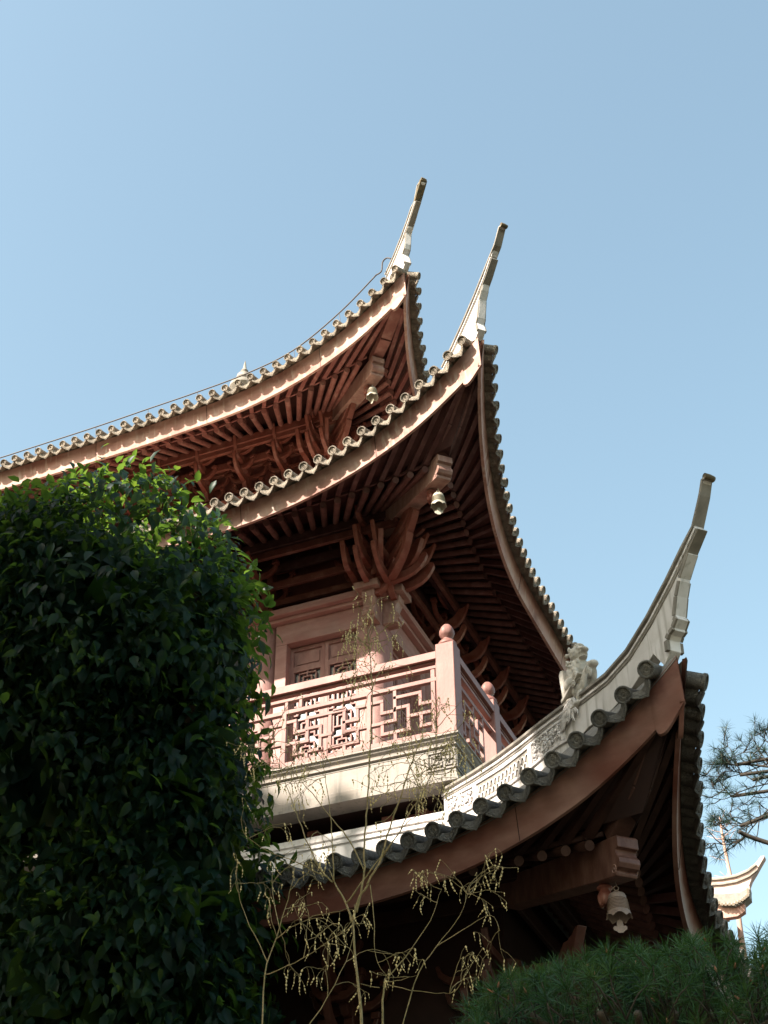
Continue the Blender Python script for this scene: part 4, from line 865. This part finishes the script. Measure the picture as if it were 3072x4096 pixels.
# large broadleaf tree in front of the pavilion, left
def a3(x,y,t,r): return (tuple(at(x,y,t)),r)
EL=[a3(170,2440,17.3,(1.1,1.1,1.5)),a3(400,2480,17.2,(1.7,1.4,1.74)),a3(715,2600,16.6,(.88,.9,1.26)),a3(100,3000,16.9,(2.0,1.5,2.0)),a3(690,3080,16.1,(.86,.9,1.15)),a3(730,3560,15.5,(.88,1.0,1.1)),a3(250,3950,15.6,(2.1,1.5,1.5)),a3(-100,2550,17.3,(1.4,1.3,1.2)),a3(760,4200,15.,(.9,1,.9))]
base=at(300,4300,15.3); tree=empty('broadleaf_tree',(base.x,base.y,GZ)); tag(tree,'dense dark green broadleaf tree with large drooping leaves filling the left side','tree')
def ch(o,par): o.parent=par; o.matrix_parent_inverse=Matrix.Translation(-par.location); return o
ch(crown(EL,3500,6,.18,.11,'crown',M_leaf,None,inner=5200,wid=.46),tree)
tk=MB(); cx,cy=base.x,base.y
tk.tube([(cx,cy,GZ),(cx+.1,cy,GZ+2),(cx,cy+.1,GZ+5),(cx+.1,cy,GZ+8),(cx,cy,GZ+10)],[.32,.25,.2,.12,.05],12)
ch(tk.build('trunk',M_bark,None,smooth=True),tree)
lm_=MB()
for e in EL:
    c_=Vector(e[0]); 
    lm_.tube(cr([(cx,cy,c_.z-2),(cx+(c_.x-cx)*.5,cy+(c_.y-cy)*.5,c_.z-.8),tuple(c_),(c_.x+.4,c_.y-.3,c_.z+.7)]),.05,7)
ch(lm_.build('limbs',M_bark,None,smooth=True),tree)
# lighter tree at the left edge behind it
EL2=[a3(-60,2180,18.,(.42,.6,.55)),a3(-250,2500,18,(.8,.8,.8))]
b2=at(-250,3000,18.); t2=empty('small_leaf_tree',(b2.x,b2.y,GZ)); tag(t2,'lighter green fine leaved tree peeping out at the left edge above the big tree','tree')
ch(crown(EL2,500,8,.085,.07,'crown',M_leaf2,None,inner=300,seed=5,wid=.35,droop=.1),t2)
tk=MB(); tk.tube([(b2.x,b2.y,GZ),(b2.x,b2.y,-2),tuple(at(-60,2250,18.))],[.15,.1,.04],8); ch(tk.build('trunk',M_bark,None,smooth=True),t2)

# ---------------------------------------------------------------- podded saplings
def bead_template():
    pr=[(0,0),(.55,.18),(.9,.5),(.6,.82),(0,1)]; V=[];F_l=[];n=5
    for r,h in pr:
        for k in range(n): V.append((r*math.cos(6.2832*k/n),r*math.sin(6.2832*k/n),-h))
    for j in range(4):
        for k in range(n): a=j*n+k;b=j*n+(k+1)%n; F_l.append((a,b,b+n,a+n))
    return np.array(V),np.array(F_l)
BT,BF=bead_template()
def sapling(name,key,label,group,seed,tips,jit=.25,podn=1.0):
    rs=random.Random(seed); br=D['pod'][key]
    b0=Vector(br[0][1][0]); o=empty('podded_sapling',(b0.x,b0.y,GZ)); tag(o,label,'sapling',group)
    stem=MB(); stem.tube([(b0.x,b0.y,GZ),(b0.x+.03,b0.y,(GZ+b0.z)/2),tuple(b0)],[br[0][0]*.8,br[0][0]*.65,br[0][0]*.5],8)
    tw=MB(); beads=[]
    def wob(p,s): return Vector(p)+Vector((rs.gauss(0,s),rs.gauss(0,s),rs.gauss(0,s)))
    def podstring(p):
        n=rs.choice((1,1,2,2,3,4)); q=Vector(p); d=Vector((rs.gauss(0,.3),rs.gauss(0,.3),-1)).normalized()
        for k in range(n):
            s=rs.uniform(.75,1.15)*(.8 if k==n-1 else 1); beads.append((q,d,(.0088*s*rs.uniform(.7,1.1)),.029*s)); q=q+d*.032*s; d=(d+Vector((rs.gauss(0,.12),rs.gauss(0,.12),0))).normalized()
        beads.append((q,d,.0025,.02))
    def twig(p,d,L,lev):
        pts=[Vector(p)]; n=7; d=Vector(d).normalized()
        for k in range(n):
            d=(d+Vector((rs.gauss(0,.22),rs.gauss(0,.22),rs.gauss(0,.2)-.05))).normalized(); pts.append(pts[-1]+d*L/n)
            if k>1 and rs.random()<.30*podn:
                e=pts[-1]; dr=[e]; dd_=Vector((rs.gauss(0,.6),rs.gauss(0,.6),.1)).normalized(); 
                for j in range(4): dd_=(dd_+Vector((0,0,-.7))).normalized(); dr.append(dr[-1]+dd_*.022)
                tw.tube(dr,.0014,4,False); podstring(dr[-1])
            if lev<1 and k in (2,4) and rs.random()<.7: twig(pts[-1],(d+Vector((rs.gauss(0,.8),rs.gauss(0,.5),rs.gauss(0,.5)))),L*.55,lev+1)
        tw.tube(pts,[.0036-.0003*k for k in range(n+1)] if lev<1 else [.0020]*(n+1),4,False)
        podstring(pts[-1])
    for i,(w,pts) in enumerate(br):
        ph=rs.uniform(-1,1)*jit if i else 0
        P=[Vector(p) for p in pts]; n=len(P)
        P=[p+Vector((0,ph*(k/max(1,n-1)),ph*.85*(k/max(1,n-1)) )) for k,p in enumerate(P)]
        Q_=cr(P,4); Q_=[q+Vector((rs.gauss(0,.003),0,rs.gauss(0,.003))) for q in Q_]
        m=len(Q_); taper=.55 if w>.018 else .72
        stem.tube(Q_,[w*.5*(1-taper*k/(m-1)) for k in range(m)],8)
        if i in tips:
            n_,start=tips[i]
            for _ in range(n_):
                k=int(m*rs.uniform(start,1)); k=min(k,m-1); ax=(Q_[min(k+1,m-1)]-Q_[max(k-1,0)]).normalized()
                dr=(ax*.5+Vector((rs.gauss(0,.8),rs.gauss(0,.4),rs.gauss(0,.45)+.1))).normalized(); twig(Q_[k],dr,rs.uniform(.22,.48),0)
    ch(stem.build('stems',M_twig,None,smooth=True),o); two=ch(tw.build('twigs',M_twig,None,smooth=True),o); two['kind']='stuff'
    n=len(beads); P=np.array([tuple(b[0]) for b in beads]);Dn=norm(np.array([tuple(-b[1]) for b in beads])); X=norm(np.cross(Dn,np.array([.3,.9,.1]))); Yv=np.cross(Dn,X)
    rr=np.array([b[2] for b in beads])[:,None,None]; LL=np.array([b[3] for b in beads])[:,None,None]
    V=P[:,None]+rr*(BT[None,:,0:1]*X[:,None]+BT[None,:,1:2]*Yv[:,None])+LL*BT[None,:,2:3]*Dn[:,None]
    Fq=(BF[None]+(np.arange(n)*len(BT))[:,None,None]).reshape(-1,4)
    po=np_mesh('seed_pods',V.reshape(-1,3),Fq,M_pod,None,True); ch(po,o); po['kind']='stuff'; return o
sapling('p','A','tall bare sapling with forked pale trunk and yellow seed pods in front of the balcony','bare saplings hung with seed pods',4,{2:(9,.66),3:(6,.6),4:(8,.7),5:(24,.80),6:(15,.70),7:(26,.72),8:(3,.6),9:(2,.7),10:(2,.6),11:(1,.5)})
sapling('p','B','lower bare sapling with a long branch reaching right under the dark eave','bare saplings hung with seed pods',9,{1:(2,.8),2:(1,.7),3:(8,.82),4:(2,.75),6:(3,.88)},.15,.8)
sapling('p','C','dim bushy sapling thick with seed pods beside the big tree','bare saplings hung with seed pods',12,{0:(5,.5),1:(4,.3),2:(4,.3),3:(2,.6),4:(4,.3),5:(2,.3)},.3,1.0)

# ---------------------------------------------------------------- pines
def tufts(centers,dirs,nn,ln,w,seed,open_=.9):
    g_=np.random.default_rng(seed); n=len(centers)*nn
    c_=np.repeat(centers,nn,0); ax=np.repeat(dirs,nn,0)
    d=norm(ax*g_.uniform(.15,1.1,n)[:,None]+norm(g_.normal(size=(n,3)))*open_); L_=ln*g_.uniform(.65,1.1,n)[:,None]
    c_=c_+ax*g_.uniform(-.05,.02,n)[:,None]
    sidev=norm(np.cross(d,g_.normal(size=(n,3))))*w; bend=np.array([0,0,-1])*L_*.10
    mid=c_+d*L_*.55+bend*.2; tip=c_+d*L_+bend
    V=np.stack([c_-sidev,c_+sidev,mid+sidev*.9,mid-sidev*.9,tip+sidev*.12,tip-sidev*.12],1)
    f=np.array([(0,1,2,3),(3,2,4,5)]); Fq=(f[None]+(np.arange(n)*6)[:,None,None]).reshape(-1,4)
    return V.reshape(-1,3),Fq
topx=[(1800,4060),(1900,3985),(2000,3925),(2150,3905),(2280,3855),(2350,3825),(2500,3800),(2620,3800),(2700,3770),(2850,3760),(2950,3775),(3072,3740),(3400,3720)]
def topy(x):
    for (a,b),(c_,d) in zip(topx,topx[1:]):
        if a<=x<=c_: return b+(d-b)*(x-a)/(c_-a)
    return 4060
rs=random.Random(21); cen=[];
for _ in range(520):
    x=rs.uniform(1830,3350); y=topy(x)+ (rs.uniform(0,1)**1.3)*620; dp=(y-topy(x))
    t=rs.uniform(9.6,11.2)+(.0 if dp>60 else .3); cen.append(tuple(at(x,y,t)))
cen=np.array(cen); gg=np.random.default_rng(2); dr=norm(gg.normal(size=(len(cen),3))*.45+np.array([.0,-.5,.9]))
V,Fq=tufts(cen,dr,50,.165,.0024,3,.8)
pb0=at(2600,4500,10.5); pine=empty('pine_tree',(pb0.x,pb0.y,GZ)); tag(pine,'dense long needled pine crown filling the bottom right corner','pine tree')
ch(np_mesh('needles',V,Fq,M_needle,None),pine)
bt=MB()
for c_,d in zip(cen,dr):
    c_=Vector(c_);d=Vector(d); bt.tube([c_-d*.2+Vector((rs.gauss(0,.03),.08,-.06)),c_-d*.09,c_+d*.005],[.007,.006,.005],5)
bto=ch(bt.build('branches',M_barkd,None,smooth=True),pine); bto['kind']='stuff'
bd_=MB(); bd_.tube([(0,0,0),(0,0,.012),(0,0,.03),(0,0,.05)],[.007,.011,.008,.001],7); bme=bd_.mesh('bud',M_bud,True)
for i in range(0,len(cen),6):
    c_=Vector(cen[i]);d=Vector(dr[i]); b_o=bpy.data.objects.new('bud',bme); link(b_o,pine); b_o.matrix_parent_inverse=Matrix.Translation(-pine.location); b_o.location=c_; b_o.rotation_euler=d.to_track_quat('Z','Y').to_euler()
pt=MB(); pt.tube([(pb0.x,pb0.y,GZ),(pb0.x+.2,pb0.y,GZ+2),tuple(at(2600,4250,10.6))],[.2,.15,.08],10)
for k in range(9):
    e=at(1950+150*k,4050,10.3); pt.tube(cr([tuple(at(2600,4300,10.6)),tuple((at(2600,4300,10.6)+e)/2+Vector((0,0,-.05))),tuple(e)]),.03,7)
ch(pt.build('trunk',M_bark,None,smooth=True),pine)
# overhanging pine branch at the right edge
bp0=D['pineb'][0][1][0]; pine2=empty('pine_tree',(bp0[0]+2,bp0[1],GZ)); tag(pine2,'sparse dark pine boughs entering from the right edge against the sky','pine tree')
bm_=MB(); cc=[];dq=[]
rs=random.Random(5)
for w,pts in D['pineb']:
    ph=rs.uniform(-.3,.3); P=[Vector(p)+Vector((0,ph*i/len(pts),ph*.7*i/len(pts))) for i,p in enumerate(pts)]; Q_=cr(P,5); m=len(Q_)
    bm_.tube(Q_,[w*.5*(1-(.6 if w<.05 else .15)*k/(m-1)) for k in range(m)],7)
    if w>.05: continue
    for k in range(4,m,3):
        for _ in range(1+k%2):
            ax=(Q_[min(k+1,m-1)]-Q_[k-1]).normalized(); d=(ax*.5+Vector((rs.gauss(0,.6),rs.gauss(0,.4),rs.gauss(0.35,.5)))).normalized(); L_=rs.uniform(.10,.26)
            e=Q_[k]+d*L_; md=(Q_[k]+e)/2+Vector((0,0,-.02)); bm_.tube([Q_[k],md,e],[.008,.006,.005],5); cc.append(tuple(e)); dq.append(tuple(d))
            if rs.random()<.35: e2=md+Vector((rs.gauss(0,.08),rs.gauss(0,.06),rs.gauss(.05,.07))); bm_.tube([md,e2],.005,4); cc.append(tuple(e2)); dq.append(tuple((e2-md).normalized()))
    cc.append(tuple(Q_[-1])); dq.append(tuple((Q_[-1]-Q_[-3]).normalized()))
bm_.tube([(bp0[0]+2,bp0[1],GZ),(bp0[0]+1.9,bp0[1],-5),(bp0[0]+1.6,bp0[1],0),(bp0[0]+1.5,bp0[1],2)],[.3,.25,.2,.1],10)
for i in (0,1): bm_.tube([Vector(D['pineb'][i][1][0]),Vector((bp0[0]+1.7,bp0[1],D['pineb'][i][1][0][2]-.4))],D['pineb'][i][0]*.6,8)
for w,pts in D['pineb'][2:]:
    A_=Vector(pts[0]); Z_=Vector((bp0[0]+1.7,bp0[1],-.9+.25*pts[0][2])); bm_.tube(cr([A_,A_.lerp(Z_,.35)+Vector((0,rs.gauss(0,.06),rs.gauss(0,.08))),A_.lerp(Z_,.7)+Vector((0,rs.gauss(0,.06),rs.gauss(0,.06))),Z_],4),.022,6)
for _ in range(420):
    an=rs.uniform(0,6.28); ra=rs.uniform(.1,1.5); z=rs.uniform(-1.2,3.2); p=Vector((bp0[0]+2.0+ra*math.cos(an)*(1.1-.2*z/3),bp0[1]+ra*math.sin(an),z)); cc.append(tuple(p)); dq.append((math.cos(an)*.5,math.sin(an)*.5,.7))
    if _%6==0: bm_.tube([(bp0[0]+1.6,bp0[1],z-.4),tuple((p+Vector((bp0[0]+1.6,bp0[1],z-.3)))/2),tuple(p)],[.03,.02,.008],5)
V,Fq=tufts(np.array(cc),np.array(dq),30,.15,.0022,8,1.0)
ch(np_mesh('needles',V,Fq,M_needle2,None),pine2); ch(bm_.build('trunk',M_barkd,None,smooth=True),pine2)

# ---------------------------------------------------------------- far pavilion roof and bare tree
fp=empty('distant_pavilion',(-2.5,42,GZ)); tag(fp,'small far off pavilion with white upswept ridge glimpsed at the right edge','building')
def farp(poly,name,mt,y,th,bev=0):
    a=MB(); a.prism([(x,z) for x,z in poly],(0,y,0),(1,0,0),(0,0,1),th); return ch(a.build(name,mt,None),fp)
sc_=lambda L,y: [[D['C'][0]+(x-D['C'][0])*(y-D['C'][1])/(40-D['C'][1]),D['C'][2]+(z-D['C'][2])*(y-D['C'][1])/(40-D['C'][1])] for x,z in L]
farp(D['farridge_top']+D['farridge_bot'][::-1],'hip_ridge',M_plasp,40,.35)
for o1 in (.10,.32):
    a=MB(); tpf=[Vector((x,39.8,z-o1)) for x,z in D['farridge_top'][:6]]; 
    for p,q in zip(tpf,tpf[1:]): a.bar(p,q,.12,.07)
    ch(a.build('ridge_moulding',M_plasg,None),fp)
tb=D['fartile_bot']; ff=D['farfascia_bot']
farp([D['farridge_bot'][1],D['farridge_bot'][2],D['farridge_bot'][3],D['farridge_bot'][4]]+[tb[-1]]+tb[::-1],'roof',M_tileD,39.9,.5)
def lerpP(L,t):
    k=t*(len(L)-1); i=min(int(k),len(L)-2); f=k-i; return [L[i][0]+(L[i+1][0]-L[i][0])*f,L[i][1]+(L[i+1][1]-L[i][1])*f]
a=MB()
for k in range(19):
    t=(k+.5)/19; p=lerpP(tb,t); a.tube([(p[0]-.45+.2*t,40.4,p[1]+.42),(p[0],39.4,p[1]+.03)],.06,8)
ch(a.build('cover_tiles',M_tileL,None,smooth=True,ang=40),fp)
farp(tb[:-2]+ff[:-1][::-1],'fascia_board',M_fascia,39.85,.3)

a=MB(); a.box(-5.2,-3.9,40.6,46,GZ,13.4); ch(a.build('wall',M_fascia,None),fp)
a=MB(); a.grid([[(-5.5,40.2,13.5),(-3.0,40.2,13.8)],[(-5.5,44,15),(-3.6,44,15)]]); ch(a.build('roof',M_tileD,None),fp)
ptb=D['farpole'][0]; bt0=empty('bare_tree',(ptb[-1][0],ptb[-1][1],GZ)); tag(bt0,'thin leafless tree rising behind the far pavilion roof','tree')
a=MB(); a.tube([(ptb[-1][0],ptb[-1][1],GZ)]+ptb[::-1],[.16]+[.13,.11,.10,.085,.07,.05,.02],6)
rs=random.Random(8)
for k in range(26):
    i=rs.randint(0,3); p=Vector(ptb[i]).lerp(Vector(ptb[i+1]),rs.random()); e=p+Vector((rs.uniform(-.7,.7),rs.uniform(-.3,.3),rs.uniform(.15,.7))); a.tube([p,(p+e)/2+Vector((0,0,-.05)),e],[.018,.012,.005],4)
ch(a.build('trunk',M_barkp,None,smooth=True),bt0)

# ---------------------------------------------------------------- tall trees left of the camera, outside the picture: their shade lies on the lower roof
def shade_tree(x,y,top,rx,label,seed,hz=5):
    o=empty('tall_tree',(x,y,GZ)); tag(o,label,'tree','tall trees beyond the left edge of the view')
    E=[((x,y,top-hz),(rx,2.2,hz)),((x+.8,y+.3,top-hz*1.9),(rx,2.4,hz))]
    c_=crown(E,1500,7,.55,.35,'crown',M_leaf2,None,inner=1600,seed=seed,wid=.6,sup=3.5); ch(c_,o)
    t=MB(); t.tube([(x,y,GZ),(x,y,top-2)],[.5,.15],10); ch(t.build('trunk',M_bark,None,smooth=True),o)
SH=[(-12.9,-15,13.6,2.7),(-7.6,-15,9.2,1.9),(-3.0,-15,11.6,2.7)]
for i,(x,y,top,rx) in enumerate(SH): shade_tree(x,y,top,rx,'tall leafy tree outside the view left of the camera',30+i)
